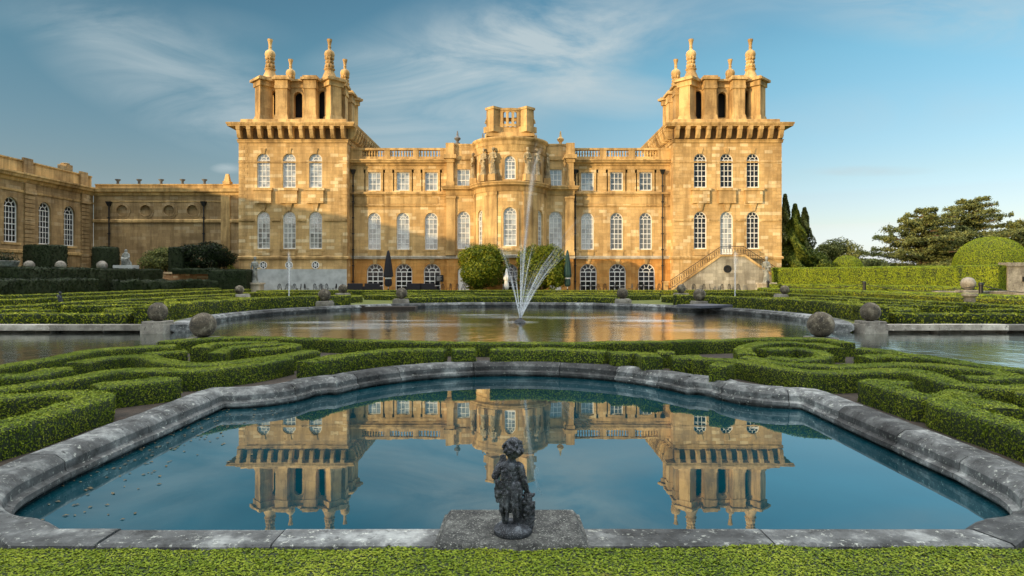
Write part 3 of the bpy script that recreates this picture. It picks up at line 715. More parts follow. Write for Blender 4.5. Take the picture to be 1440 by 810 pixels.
    for rot in range(4):
        a = rot*PI/2; ca, sa = math.cos(a), math.sin(a)
        def T(x, y, z, ca=ca, sa=sa): return (lc[0]+ca*x-sa*y, lc[1]+sa*x+ca*y, z)
        wall(lb, lambda u, v, d: T(u, -3.9+d, v), -3.9, 3.9, 19.4, 23.4, [arch(0, .95, 20.0, 22.9), arch(-2.68, .86, 19.7, 23.1, 8), arch(2.68, .86, 19.7, 23.1, 8)], .5)
        inn = [(.48,19.9)]+[(.48*math.cos(PI*k/10), 22.42+.48*math.sin(PI*k/10)) for k in range(11)]+[(-.48,19.9)]
        ou = [(.66,19.9)]+[(.66*math.cos(PI*k/10), 22.42+.66*math.sin(PI*k/10)) for k in range(11)]+[(-.66,19.9)]
        lb.pring(lambda u, v, d: T(u, -3.9+d, v), inn, ou, -.1, .02)
        for s2_ in (-1, 1):
            lb.rbox(*T(s2_*1.6, -4.25, 0)[:2], .66, .62, 20.1, 23.4, a)
            lb.rbox(*T(s2_*1.6, -4.3, 0)[:2], .82, .75, 19.42, 20.1, a, .86)
            lb.rbox(*T(s2_*1.6, -4.28, 0)[:2], .74, .70, 23.05, 23.4, a)
    for dx in (-1, 1):
        for dy in (-1, 1):
            x, y = lc[0]+dx*3.95, lc[1]+dy*3.95
            lb.rbox(x, y, .68, .68, 20.1, 23.4, PI/4); lb.rbox(x, y, .86, .86, 19.42, 20.1, PI/4, .86)
    lan = lb.build('lantern', M['stone_trim'], tw, recalc=False)
    eb = MB()
    eb.box(lc[0]-4.0, lc[0]+4.0, lc[1]-4.0, lc[1]+4.0, 23.4, 24.05)
    eb.box(lc[0]-4.3, lc[0]+4.3, lc[1]-4.3, lc[1]+4.3, 24.05, 24.3)
    for rot in range(4):
        a = rot*PI/2; ca, sa = math.cos(a), math.sin(a)
        for s2_ in (-1, 1):
            x, y = lc[0]+ca*s2_*1.6+sa*4.2, lc[1]+sa*s2_*1.6-ca*4.2
            eb.rbox(x, y, .72, .72, 23.402, 24.0, a); eb.rbox(x, y, .98, .98, 24.0, 24.28, a); eb.rbox(x, y, .8, .8, 24.28, 24.5, a)
        x, y = lc[0]+(ca*3.85-sa*3.85), lc[1]+(sa*3.85+ca*3.85)
        eb.rbox(x, y, .94, .94, 23.404, 23.98, PI/4); eb.rbox(x, y, 1.22, 1.22, 23.98, 24.27, PI/4); eb.rbox(x, y, 1.0, 1.0, 24.27, 24.44, PI/4)
    eb.build('entablature', M['stone_trim'], tw, bev=.03)
    ib = MB(); ib.box(lc[0]-3.0, lc[0]+3.0, lc[1]-3.0, lc[1]+3.0, 19.45, 23.3); ib.build('lantern_void', M['dark'], tw)
    if si == 0:
        fb = MB(); fb.lathe([(1.05,24.4),(1.08,24.55),(.95,24.62),(.88,24.85),(.66,25.3),(.60,25.5),(.74,25.58),(.74,25.7),(.5,25.78)], n=20)
        for ring_n, rz_, rr, br in ((8, 26.0, .44, .26), (8, 26.45, .40, .22), (8, 26.9, .44, .24)):
            for k in range(ring_n):
                a = 2*PI*(k+.5*(rz_ > 26.2))/ring_n; bm_ = MB()
                fb.lathe([(0,rz_-br),(br*.7,rz_-br*.7),(br,rz_),(br*.7,rz_+br*.7),(0,rz_+br)], rr*math.cos(a), rr*math.sin(a), 8)
        fb.lathe([(.5,25.75),(.46,26.6),(.40,26.8),(.62,27.05),(.70,27.35),(.60,27.65),(.36,27.82),(.20,27.9),(.20,28.1),(.25,28.2),(.18,28.25),(.22,28.5),(.30,28.85),(.36,28.95),(.33,29.0),(.36,29.08),(.1,29.1)], n=20)
        fb.v = [(x*.84, y*.84, z) for x, y, z in fb.v]; fin_me = fb.mesh('finial', smooth=math.radians(60))
    for dx in (-1, 1):
        for dy in (-1, 1):
            link('finial', fin_me, M['stone_trim'] if not fin_me.materials else None, tw, (lc[0]+dx*3.4, lc[1]+dy*3.4, 0))
    tb = MB(); tb.lathe([(.4,24.3),(.3,24.5),(.2,24.6),(.2,25.2),(.32,25.5),(.3,25.55)], lc[0]-.2, lc[1]+.5, 12); tb.build('chimney', M['stone_trim'], tw, smooth=.8)
# tower windows
up = make_window('w', 1.45, 11.8, 15.6, True, 3, 5, M['pane_pale'], keystone=.55, parent=pal)
lo = make_window('w', 1.45, 5.0, 9.15, True, 3, 6, M['pane_dark'], sill=1, parent=pal)
ups = put_windows(up, [(x, .1, 0) for x in WT[-1]+WT[1]]); los = put_windows(lo, [(x, .1, 0) for x in WT[-1]+[WT[1][0], WT[1][2]]])
for o in ups[3:]: repane(o, M['pane_dark'])
for o in los[:3]: repane(o, M['pane_pale'])
dr = MB(); x = WT[1][1]
gd = make_window('w', 1.45, 4.9, 9.15, True, 3, 6, M['pane_pale'], parent=pal); put_windows(gd, [(x, .1, 0)]); gd.name = 'garden_door'
db = MB(); db.box(-.72, .72, .12, .2, 4.25, 4.9); db.box(-.05, .05, .09, .12, 4.25, 4.9); db.build('door_panel', M['frame'], gd)

# wings between towers and centre
wing_x = {-1: (-15.4, -12.15, -8.95), 1: (8.75, 12.05, 15.35)}
for sgn in (-1, 1):
    x0, x1 = (-18.1, -7.0) if sgn < 0 else (7.0, 18.1); hl = []
    for x in wing_x[sgn]: hl += [rect(x, 1.45, 11.67, 13.76), arch(x, 1.45, 4.98, 9.17)]
    mb = MB(); wall(mb, faceP(1.5), x0, x1, 4.0, 14.75, hl, .34)
    mb.add([(x0,1.5,14.75),(x1,1.5,14.75),(x1,12,15.2),(x0,12,15.2)], [(0,1,2,3)])
    wg = mb.build('wing_wall', M['stone'], pal, recalc=False)
    gb = MB(); wall(gb, faceP(1.45), x0, x1, .15, 4.0, [arch(x+.1, 1.9, .25, 3.4) for x in wing_x[sgn]], .4); gb.build('ground_storey', M['stone_orange'], wg, recalc=False)
    ib = MB(); ib.box(x0+.1, x1-.1, 2.1, 11, .2, 14.6); ib.build('interior', M['dark'], wg)
    s_ = MB(); ln = [(x0, 1.5), (x1, 1.5)]
    s_.sweep(ln, [(0,3.9),(.2,3.94),(.22,4.18),(.1,4.26),(0,4.27)]); s_.build('band', M['stone_pale'], wg)
    s_ = MB(); s_.sweep(ln, [(0,11.0),(.1,11.05),(.14,11.2),(.3,11.24),(.32,11.42),(.2,11.5),(0,11.52)]); s_.sweep(ln, [(0,9.82),(.08,9.85),(.12,9.98),(.1,10.02),(0,10.03)])
    s_.box(x0+.3 if sgn < 0 else x0+1.2, x1-1.2 if sgn < 0 else x1-.3, 1.44, 1.52, 10.15, 10.9)
    s_.sweep(ln, [(0,14.45),(.12,14.5),(.16,14.7),(.5,14.78),(.52,14.92),(.62,15.0),(.62,15.14),(-.3,15.2),(-.3,15.22)]); 
    for x in wing_x[sgn]: s_.box(x-.72, x+.72, 1.40, 1.52, 4.28, 4.72)
    s_.build('moulding', M['stone_trim'], wg, bev=.01)
    pl = MB()
    gaps = [(x0, x0+1.2), (x0+3.75, x0+4.4), (x0+7.05, x0+7.75), (x1-.9, x1)] if sgn < 0 else [(x0, x0+.35), (x0+3.1, x0+3.9), (x0+6.45, x0+7.25), (x1-1.35, x1)]
    gaps = [(-18.1,-16.75),(-14.25,-13.6),(-11.0,-10.35),(-7.95,-7.0)] if sgn < 0 else [(7.0,7.4),(10.15,10.9),(13.4,14.15),(16.7,18.1)]
    for a, b in gaps: pl.box(a, b, 1.35, 1.85, 15.2, 16.45)
    pl.box(x0, x1, 1.4, 1.8, 15.2, 15.5); pl.box(x0, x1, 1.3, 1.9, 16.22, 16.46)
    pl.build('parapet', M['stone_trim'], wg, bev=.02)
    for (a, a1), (b, b1) in zip(gaps[:-1], gaps[1:]):
        bb = MB(); n = int((b-a1)/.30)
        for k in range(n): bb.lathe([(r*1.15, 15.5+z*1.06) for r, z in bal_prof], a1+(k+.5)*(b-a1)/n, 1.6, 8)
        bb.build('balustrade', M['stone_trim'], wg, smooth=.9)
wt = make_window('w', 1.45, 11.67, 13.76, False, 3, 3, M['pane_pale'], surround=1, parent=pal)
wm = make_window('w', 1.45, 4.98, 9.17, True, 3, 6, M['pane_pale'], sill=1, surround=1, parent=pal)
wg_ = make_window('w', 1.9, .25, 3.4, True, 3, 4, M['pane_dark'], keystone=.5, parent=pal, fan=4, bar=.075)
allx = wing_x[-1]+wing_x[1]
a_ = put_windows(wt, [(x, 1.6, 0) for x in allx]); b_ = put_windows(wm, [(x, 1.6, 0) for x in allx]); c_ = put_windows(wg_, [(x+.1, 1.55, 0) for x in allx])
for o in a_[4:]: repane(o, M['pane_mid'])
for o in b_[4:]: repane(o, M['pane_mid'])

# centre block
cx_w = (-5.2, 5.05)
for sgn in (-1, 1):
    x0, x1 = (-7.05, -3.3) if sgn < 0 else (3.3, 7.05); x = cx_w[0 if sgn < 0 else 1]
    mb = MB(); wall(mb, faceP(.3), x0, x1, 4.0, 16.6, [rect(x, 1.45, 11.95, 13.9), arch(x, 1.45, 5.0, 9.2)], .34)
    xe = x0 if sgn < 0 else x1
    mb.add([(xe,.3,.15),(xe,6,.15),(xe,6,16.6),(xe,.3,16.6)], [(0,1,2,3)]); mb.add([(x0,.3,16.6),(x1,.3,16.6),(x1,9,16.6),(x0,9,16.6)], [(0,1,2,3)])
    cw = mb.build('centre_wall', M['stone'], pal, recalc=False)
    gb = MB(); wall(gb, faceP(.26), x0, x1, .15, 4.0, [arch(x, 1.3, .25, 3.1)], .3); gb.build('ground_storey', M['stone_orange'], cw, recalc=False)
    ib = MB(); ib.box(x0+.05, x1-.05, .8, 6, .2, 16.4); ib.build('interior', M['dark'], cw)
    pb = MB(); ax, bx_ = (x0-.05, x0+.95) if sgn < 0 else (x1-.95, x1+.05)
    pb.box(ax, bx_, .1, .5, 4.28, 10.6); pb.box(ax-.08, bx_+.08, .02, .5, 4.28, 4.7); pb.box(ax-.06, bx_+.06, .04, .5, 10.6, 10.9)
    ax2, bx2 = (x0, x0+.75) if sgn < 0 else (x1-.75, x1)
    pb.box(ax2, bx2, -.02, .5, 12.3, 14.9); pb.box(ax2-.1, bx2+.1, -.12, .5, 12.02, 12.5); pb.box(ax2-.12, bx2+.12, -.14, .5, 14.6, 15.0); pb.box(ax2-.32, bx2+.32, -.34, .5, 15.0, 15.45); pb.box(ax2-.1, bx2+.1, -.12, .6, 15.45, 16.75)
    pb.build('pilaster', M['stone_trim'], cw, bev=.02)
    pr = MB(); pr.box(x0, x1, .25, .7, 16.5, 16.72); pr.box(x0, x1, .12, .5, 14.9, 15.3)
    pr.build('parapet', M['stone_trim'], cw, bev=.02)
ct = make_window('w', 1.45, 11.95, 13.9, False, 3, 3, M['pane_pale'], parent=pal); put_windows(ct, [(x, .4, 0) for x in cx_w])
cm_ = make_window('w', 1.45, 5.0, 9.2, True, 3, 6, M['pane_pale'], sill=1, surround=1, parent=pal); put_windows(cm_, [(x, .4, 0) for x in cx_w])
wd_ = MB(); wd_.box(-.63, .63, .1, .18, .25, 2.4); wd_.pring(flatP, [(0.001*math.cos(PI*k/10), 2.4+.001*math.sin(PI*k/10)) for k in range(11)], [(.63*math.cos(PI*k/10), 2.4+.63*math.sin(PI*k/10)) for k in range(11)], .1, .18)
d1 = wd_.build('door', M['frame'], pal, recalc=False); d1.location = (-5.2, .3, 0)
gl_ = MB(); gl_.box(-.1, .5, .07, .1, 1.4, 2.3); gl_.build('pane', M['pane_dark'], d1)
d2 = copy_tree(d1, pal); d2.location = (5.05, .3, 0)

# round bay
BR, BY = 3.95, .5
def bowP(R): return lambda u, v, d: ((R-d)*math.sin(u/R), BY-(R-d)*math.cos(u/R), v)
def cuts(R): return [R*math.radians(a) for a in range(-90, 91, 5)]
lowa, atta = math.radians(55), math.radians(57)
lw = [(0, 1.42, 5.15, 9.27), (-lowa*BR, 1.2, 5.15, 9.1), (lowa*BR, 1.2, 5.15, 9.1)]
mb = MB(); wall(mb, bowP(BR), -BR*1.6, BR*1.6, 4.0, 11.6, [arch(*w) for w in lw], .34, cuts(BR))
bay = mb.build('round_bay', M['stone'], pal, recalc=False)
mb = MB(); wall(mb, bowP(BR-.02), -BR*1.6, BR*1.6, .15, 4.0, [arch(0, 1.6, .25, 3.3)], .34, cuts(BR)); mb.build('ground_storey', M['stone_orange'], bay, recalc=False)
AR = 3.75
mb = MB(); wall(mb, bowP(AR), -AR*1.6, AR*1.6, 11.9, 16.0, [arch(0, 1.2, 12.25, 14.75), arch(-atta*AR, 1.1, 12.3, 14.6), arch(atta*AR, 1.1, 12.3, 14.6)], .34, cuts(AR)); mb.build('attic_drum', M['stone'], bay, recalc=False)
ib = MB(); ib.lathe([(3.2,.2),(3.2,15.9)], 0, BY, 32); ib.build('interior', M['dark'], bay)
def bow_path(R): 
    e = math.acos(max(-1, min(1, (BY-.3)/R)))
    return [(-7.05,.3)]+[(R*math.sin(-e+2*e*k/40), BY-R*math.cos(-e+2*e*k/40)) for k in range(41)]+[(7.05,.3)]
full = lambda R: [(-7.05, 1.5)]+bow_path(R)+[(7.05, 1.5)]
s_ = MB(); s_.sweep(full(BR), [(0,10.95),(.08,11.0),(.12,11.2),(.12,11.45),(.3,11.55),(.5,11.62),(.52,11.8),(.6,11.86),(.6,11.98),(-.25,12.06)]); s_.build('main_cornice', M['stone_trim'], bay)
s_ = MB(); s_.sweep(full(BR), [(0,3.9),(.16,3.94),(.18,4.18),(.08,4.26),(0,4.27)]); s_.build('band', M['stone_pale'], bay)
arcp = bow_path(AR)[1:-1]
s_ = MB(); s_.sweep(arcp, [(0,15.2),(.06,15.25),(.1,15.5),(.2,15.9),(.25,15.95),(.28,16.3),(.45,16.5),(.5,16.6),(.5,16.74),(-.4,16.86),(-1.5,16.9),(-3.6,16.95)]); s_.build('attic_cornice', M['stone_trim'], bay)
def bowbar(mb, R, a, w, v0, v1, d):
    P_ = bowP(R); u = math.radians(a)*R
    for k in range(4): mb.pbox(P_, u-w/2+w*k/4, u-w/2+w*(k+1)/4, v0, v1, -d, .05)
for a in (-28, 28, -80, 80): pb = MB(); bowbar(pb, BR, a, 1.05, 4.3, 10.6, .14); bowbar(pb, BR, a, 1.15, 10.6, 10.95, .19); bowbar(pb, BR, a, 1.2, 4.28, 4.7, .2); pb.build('pilaster', M['stone_trim'], bay, recalc=False)
for a in (-42, 42): pb = MB(); bowbar(pb, BR, a, .8, 4.3, 10.6, .1); pb.build('pilaster', M['stone_trim'], bay, recalc=False)
for a in (-30, 30): pb = MB(); bowbar(pb, AR, a, .55, 12.1, 15.2, .1); pb.build('pilaster', M['stone_trim'], bay, recalc=False)
def bow_window(w, v0, v1, ang, R, rows, sur=1, pane='pane_pale'):
    o = make_window('w', w, v0, v1, True, 3, rows, M[pane], surround=sur, sill=0, parent=pal)
    a = ang; r = R*1.0-.12
    o.location = (r*math.sin(a), BY-r*math.cos(a), 0); o.rotation_euler = (0, 0, a); return o
bow_window(1.42, 5.15, 9.27, 0, BR, 6); bow_window(1.2, 5.15, 9.1, -lowa, BR, 6); bow_window(1.2, 5.15, 9.1, lowa, BR, 6)
bow_window(1.2, 12.25, 14.75, 0, AR, 4); bow_window(1.6, .25, 3.3, 0, BR, 4, 0, 'pane_dark')
for sgn in (-1, 1):           # blind niches of the attic
    nb = MB(); P_ = bowP(AR-.3); w = .62; u = sgn*atta*(AR-.3); nb.pbox(P_, u-w, u+w, 12.2, 14.7, 0, .1); nb.build('niche', M['stone'], bay, recalc=False)
# belvedere on the bay
ly = -.7; lb = MB()
lb.box(-2.55, 2.55, ly-2.2, ly+2.4, 16.9, 17.3); lb.box(-2.3, 2.3, ly-2.0, ly+2.2, 17.3, 17.9)
for dx in (-1, 1):
    for dy in (-1, 1): lb.rbox(dx*1.75, ly+dy*1.7, .56, .56, 17.9, 19.75, PI/4); lb.rbox(dx*1.75, ly+dy*1.7, .66, .66, 19.75, 20.0, PI/4); lb.rbox(dx*1.75, ly+dy*1.7, .78, .78, 17.3, 17.92, PI/4)
bel = lb.build('belvedere', M['stone_trim'], bay, recalc=True)
ab = MB()
for rot in (0, PI):
    ca, sa = math.cos(rot), math.sin(rot)
    def PB(u, v, d, ca=ca, sa=sa):
        R_ = 1.9; x, y = (R_-d)*math.sin(u/R_), -.35-(R_-d)*math.cos(u/R_); return (ca*x-sa*y, ly+sa*x+ca*y, v)
    wall(ab, PB, -1.35, 1.35, 17.9, 19.85, [arch(u, .36, 18.2, 19.5, 8) for u in (-.62, 0, .62)], .25, [x*.2 for x in range(-6, 7)])
    ab.sweep([(PB(u, 0, 0)[0], PB(u, 0, 0)[1]) for u in [x*.15 for x in range(-9, 10)]], [(0,19.6),(.08,19.65),(.1,19.85),(-.3,19.86)])
for sgn in (-1, 1):
    wall(ab, lambda u, v, d: (sgn*(1.7-d), ly+u, v), -1.4, 1.4, 17.9, 19.8, [arch(u, .36, 18.2, 19.5, 8) for u in (-.6, 0, .6)], .2)
    vol = []
    for k in range(26):
        t = k/25*2.6*PI; r = .55*(1-k/32); vol.append((sgn*(2.35+r*math.cos(t)*.5), ly-1.6, 17.95+r*math.sin(t)+.4))
    ab.tube(vol, .13, 6)
ab.build('arcade', M['stone_trim'], bay, recalc=False)
# roof urns and vases
ub = MB(); ub.lathe([(.3,0),(.3,.15),(.16,.22),(.14,.35),(.34,.55),(.36,.7),(.2,.85),(.12,.95),(.1,1.2),(.05,1.5),(0,1.55)], n=14)
um = ub.mesh('roof_urn', smooth=.9)
for (x, y, z, m_, s) in ((-5.9, .6, 16.72, 'lead', 1.0), (5.7, 1.6, 16.75, 'stone_trim', 1.1), (-3.1, 1.2, 16.9, 'lead', .8), (2.95, 1.2, 16.9, 'stone_trim', .7)):
    d_ = um if m_ == 'lead' else um.copy(); o = link('roof_urn', d_, None, pal, (x, y, z)); d_.materials.clear(); d_.materials.append(M[m_]); o.scale = (s, s, s)
# drainpipes
def pipe(parent, pts, hopper, mat=M['iron']):
    pb = MB(); pb.tube(pts, .075, 8); x, y, z = hopper
    pb.hexa([(x-.12,y-.12,z-.5),(x+.12,y-.12,z-.5),(x+.12,y+.12,z-.5),(x-.12,y+.12,z-.5),(x-.3,y-.25,z),(x+.3,y-.25,z),(x+.3,y+.15,z),(x-.3,y+.15,z)])
    z_ = pts[-1][2]
    for k in range(int((pts[0][2]-z_)/1.8)): pb.box(pts[0][0]-.12, pts[0][0]+.12, pts[0][1]-.1, pts[0][1]+.1, z_+1+k*1.8, z_+1.14+k*1.8)
    return pb.build('drainpipe', mat, parent)
pipe(pal, [(-17.75,1.28,13.6),(-17.75,1.28,.3)], (-17.75,1.28,14.0)); pipe(pal, [(17.2,1.28,13.6),(17.2,1.28,.3)], (17.2,1.28,14.0)); pipe(pal, [(7.35,1.3,13.6),(7.35,1.3,.3)], (7.35,1.3,14.0))
nb = MB(); nb.box(-8.45, -7.55, 1.3, 1.38, 1.35, 2.1); nbo = nb.build('notice_board', M['iron'], pal, bev=.01)
tb = MB()
for k in range(4): tb.box(-8.3, -7.75-.12*(k % 2), 1.292, 1.30, 1.9-k*.13, 1.93-k*.13)
tb.build('lettering', M['frame'], nbo)
# roofs behind the parapets
rb = MB(); rb.box(-18, 18, 4.2, 13, 14, 15.7); rb.box(-6.9, 6.9, .8, 12, 16, 16.55); rb.build('roof', M['lead'], pal)
# attic figures
def robed(arm=1, twist=.1):
    c = [((0,0,.05),.36,(0,0,.3),.30), ((0,0,.3),.29,(0,.0,1.1),.23), ((.08,-.02,.2),.2,(.06,-.06,1.0),.15), ((0,0,1.1),.24,(0,0,1.5),.19), ((0,0,1.5),.2,(0,.0,2.0),.24), ((-.2,0,2.1),.11,(.2,0,2.1),.11),
         ((0,0,2.1),.10,(0.02,-.02,2.35),.09), ((.02,-.03,2.45),.145,(.02,-.02,2.55),.15), ((.02,.05,2.56),.16,(.02,.05,2.6),.14), ((.02,-.17,2.46),.035,(.02,-.15,2.5),.03)]
    for k in range(9):
        a = k*.7; c.append(((.26*math.cos(a), .24*math.sin(a), .05),.07,(.16*math.cos(a+.4),.16*math.sin(a+.4),1.3),.05))
    c += [((.24,0,2.08),.095,(.38,-.05,1.65),.08), ((.38,-.05,1.65),.075,(.16*arm,-.24,1.55),.055), ((.16*arm,-.24,1.55),.06,(.1*arm,-.27,1.57),.05)]
    c += [((-.24,0,2.08),.095,(-.36,-.02,1.65),.08), ((-.36,-.02,1.65),.075,(-.3,-.12,1.28),.05), ((-.3,-.12,1.28),.06,(-.29,-.14,1.2),.05)]
    for k in range(4):
        for s_, (hx, hy, hz) in ((1, (.08*arm,-.28,1.57)), (-1, (-.29,-.14,1.18))):
            c.append(((hx+(k-1.5)*.03, hy, hz),.02,(hx+(k-1.5)*.035-.02, hy-.02, hz-.1+.01*(k % 2)),.015))
    c.append(((-.25,-.1,2.1),.07,(.25,-.16,1.3),.09))
    return c
rob_a = figure('robed_figure', robed(1), .032, .07, .12, 1); rob_b = figure('robed_figure', robed(-1), .032, .07, .12, 1)
for k, (a, me) in enumerate(((-26, rob_a), (-43, rob_b), (26, rob_b), (43, rob_a), (-82, rob_a), (82, rob_b))):
    r = AR+.42; ra = math.radians(a)
    o = link('statue', me, M['statue'] if not me.materials else None, bay, (r*math.sin(ra), BY-r*math.cos(ra), 12.75), ra); o.scale = (1.15, 1.05, 1.06)
    pb = MB(); pb.rbox(r*math.sin(ra), BY-r*math.cos(ra), .45, .38, 12.05, 12.78, ra, .92); pb.build('pedestal', M['stone_trim'], bay, bev=.02)

# ---- staircase before the sunlit tower
st = empty('garden_staircase', (XC, 71, 0), 'double stone garden staircase with iron railings climbing the sunlit tower', 'staircase')
lx0, lx1 = WT[1][1]-1.2, WT[1][1]+1.2; zt = 4.05; wdt = 1.6
mb = MB(); yb, yf = -.02, -wdt
def flight(x_top, x_bot, n):
    for k in range(n):
        xa = x_top+(x_bot-x_top)*k/n; xb = x_top+(x_bot-x_top)*(k+1)/n; z = zt-(zt-.2)*(k+1)/n+ (zt-.2)/n*.0
        mb.box(min(xa,xb), max(xa,xb), yf, yb, .15, max(z, .2))
xl, xr = 17.0, 30.4
flight(lx0, xl, 24); flight(lx1, xr+.6, 24); mb.box(lx0, lx1, yf, yb, .15, zt)
mb.build('steps', M['stone_grey'], st, recalc=False)
wb = MB(); pts = [(xl,.15),(lx0-.1,zt+.1),(lx1+.1,zt+.1),(xr+.6,.2),(xr+.6,.15)]
n = len(pts); wb.add([(u, yf-.25, v) for u, v in pts]+[(u, yf-.02, v) for u, v in pts], [tuple(range(n)), tuple(range(2*n-1, n-1, -1))]+[(i, (i+1) % n, n+(i+1) % n, n+i) for i in range(n)])
wb.build('wall', M['stone_grey'], st)
cb_ = MB()
for a, b in ((pts[0], pts[1]), (pts[1], pts[2]), (pts[2], pts[3])):
    cb_.pbar(lambda u, v, d: (u, d, v), (a[0], a[1]+.05), (b[0], b[1]+.05), .2, yf-.34, yf+.05)
cb_.build('stringer', M['stone_trim'], st)
rl = MB()
def rail_line(a, b, y, n):
    for h in (1.0, .12): rl.tube([(a[0], y, a[1]+h), (b[0], y, b[1]+h)], .035 if h > .5 else .02, 6)
    for k in range(n+1):
        t = k/n; x, z = a[0]+(b[0]-a[0])*t, a[1]+(b[1]-a[1])*t; rl.tube([(x, y, z), (x, y, z+1.0)], .015, 4)
        if k < n:
            w = (b[0]-a[0])/n; sl_ = (b[1]-a[1])/n
            rl.tube([(x+w*(.5+.4*math.cos(q*PI/4)), y, z+sl_*.5+.55+.3*math.sin(q*PI/4)) for q in range(9)], .014, 4)
for y in (yf-.2,):
    rail_line((xl+.3, .5), (lx0, zt+.15), y, 22); rail_line((lx0, zt+.15), (lx1, zt+.15), y, 8); rail_line((lx1, zt+.15), (xr+.5, .5), y, 22)
rl.build('railing', M['iron'], st, recalc=False)
rv = MB(); cxr = lx0+.65
rv.pring(lambda u, v, d: (u, d, v), circ(cxr, 2.75, .25, 18), circ(cxr, 2.75, .42, 18), yf-.31, yf-.24, True); rvo = rv.build('round_vent', M['iron'], st)
v2 = MB(); v2.add([(u, yf-.262, v) for u, v in circ(cxr, 2.75, .26)], [tuple(range(20))]); v2.build('vent_void', M['dark'], rvo, recalc=False)
npb = MB(); 
for x in (xl-.15, xr+.8): npb = MB(); npb.rbox(x, yf-.15, .25, .25, .15, 1.3, 0, .9); npb.rbox(x, yf-.15, .32, .32, 1.3, 1.42, 0); npb.build("newel", M["stone_trim"], st, bev=.02)


# ---- left range and screen wall
lw_ = empty('side_range', (-47.5, 72, 0), 'long brown stone side range with tall arched windows standing in shade', 'building')
Wz = 13.3
def wingP(X0): return lambda u, v, d: (X0-d, u, v)         # u runs along y (local, 0 at the corner)
wy = [-3.3, -6.9, -11.3, -15.7, -20.1, -24.5, -28.9, -33.3]
mb = MB(); wall(mb, wingP(0), -37, .6, .2, 11.5, [arch(y, 1.75, 5.2, 9.5) for y in wy], .4)
mb.add([(0,-37,.2),(-14,-37,.2),(-14,-37,11.5),(0,-37,11.5),(-14,.6,.2),(-14,.6,11.5)], [(0,1,2,3),(1,4,5,2)])
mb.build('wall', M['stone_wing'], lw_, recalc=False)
ib = MB(); ib.box(-13.5, -.6, -36.5, 0, .3, 11.4); ib.build('interior', M['dark'], lw_)
cb_ = MB(); ln = [(0,-37),(0,.6)]
cb_.sweep([(p[0], p[1]) for p in ln], [(0,11.1),(.1,11.15),(.15,11.4),(.45,11.5),(.5,11.7),(.6,11.8),(.6,11.95),(-.2,12.05),(-.2,Wz-.15),(-.1,Wz-.12),(-.1,Wz),(-.7,Wz)]) 
cb_.sweep(ln, [(0,8.3),(.1,8.32),(.12,8.55),(0,8.6)]) if False else None
cb_.sweep(ln, [(0,10.1),(.08,10.12),(.1,10.3),(0,10.33)]); cb_.sweep(ln, [(0,4.2),(.12,4.25),(.14,4.5),(0,4.55)])
cb_.build('cornice', M['stone_trim'], lw_)
for y in (-9.1, -.9, -18, -31):
    z = .3; pb = MB()
    while z < 10: pb.box(-.02, .16, y-.65, y+.65, z, z+.36); z += .42
    pb.box(-.02, .28, y-.75, y+.75, 10.02, 10.5); pb.box(-.02, .2, y-.65, y+.65, 10.5, 11.08); pb.build('pilaster', M['stone_wing'], lw_, bev=.02); pb = MB(); pb.box(-.24, .02, y-.6, y+.6, 12.0, Wz+.25)
    pb.build('attic_pier', M['stone_wing'], lw_, bev=.02)
proto = make_window('w', 1.75, 5.2, 9.5, True, 4, 6, M['pane_dark'], sill=1, parent=lw_)
put_windows(proto, [(-.1, y, PI/2) for y in wy])
rf = MB(); rf.hexa([(-1.5,-36,12.6),(-15,-36,12.6),(-15,0,12.6),(-1.5,0,12.6),(-13.4,-36,16.2),(-14.6,-36,16.2),(-14.6,0,16.2),(-13.4,0,16.2)]); rf.build('roof', M['lead'], lw_)  # ridge kept out of view, its height set for the shadow it throws
lr = MB(); lr.box(-12, -4, -72, -37.1, .2, 9.9); lr.box(-12, -4, -128, -72, .2, 13.9); lr.box(-12.2, -3.8, -72, -37.1, 9.9, 10.2); lr.box(-12.2, -3.8, -128, -72, 13.9, 14.2); lr.build('shade_block', M['stone_wing'], lw_)  # unseen range added and sized so its shadow covers the garden
ch = MB(); ch.box(-2.5, -1.5, -1.6, -.6, 13, 14.3); ch.lathe([(.4,14.3),(.45,14.45),(.3,14.5)], -2, -1.1, 10); ch.build('chimney', M['stone_wing'], lw_)

sc = empty('screen_wall', (0, 72.5, 0), 'low shaded stone wall with four round recesses beside the half-shaded tower', 'wall')
x0, x1 = -47.4, -30.3; rx = [(px-720)*72.5/900 for px in (172, 205, 238, 271)]
mb = MB(); wall(mb, lambda u, v, d: (u, d, v), x0, x1, .2, 11.5, [circ(x, 9.4, .62, 24) for x in rx], .22)
mb.add([(x0,.22,8.5),(x1,.22,8.5),(x1,.22,10.4),(x0,.22,10.4)], [(0,1,2,3)])
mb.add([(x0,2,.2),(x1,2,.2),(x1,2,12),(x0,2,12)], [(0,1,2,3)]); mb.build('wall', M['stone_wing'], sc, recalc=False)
rb = MB()
for x in rx:
    for a, b, d in ((.62,.72,-.12),(.72,.95,-.07)): rb.pring(lambda u, v, d_: (u, d_, v), circ(x, 9.4, a, 28), circ(x, 9.4, b, 28), d, .02, True)
rb.build('roundel', M['stone_trim'], sc, recalc=True) if False else None
for x in rx:
    q = MB()
    for a, b, d in ((.62,.72,-.12),(.72,.95,-.07)): q.pring(lambda u, v, d_: (u, d_, v), circ(x, 9.4, a, 28), circ(x, 9.4, b, 28), d, .02, True)
    q.build('roundel', M['stone_wing'], sc)
cb_ = MB(); ln = [(x0,0),(x1,0)]
cb_.sweep(ln, [(0,11.1),(.1,11.15),(.14,11.4),(.45,11.5),(.5,11.72),(.55,11.85),(-.3,11.95),(-.3,12.3),(-.2,12.32),(-.2,12.45),(-1,12.46)])
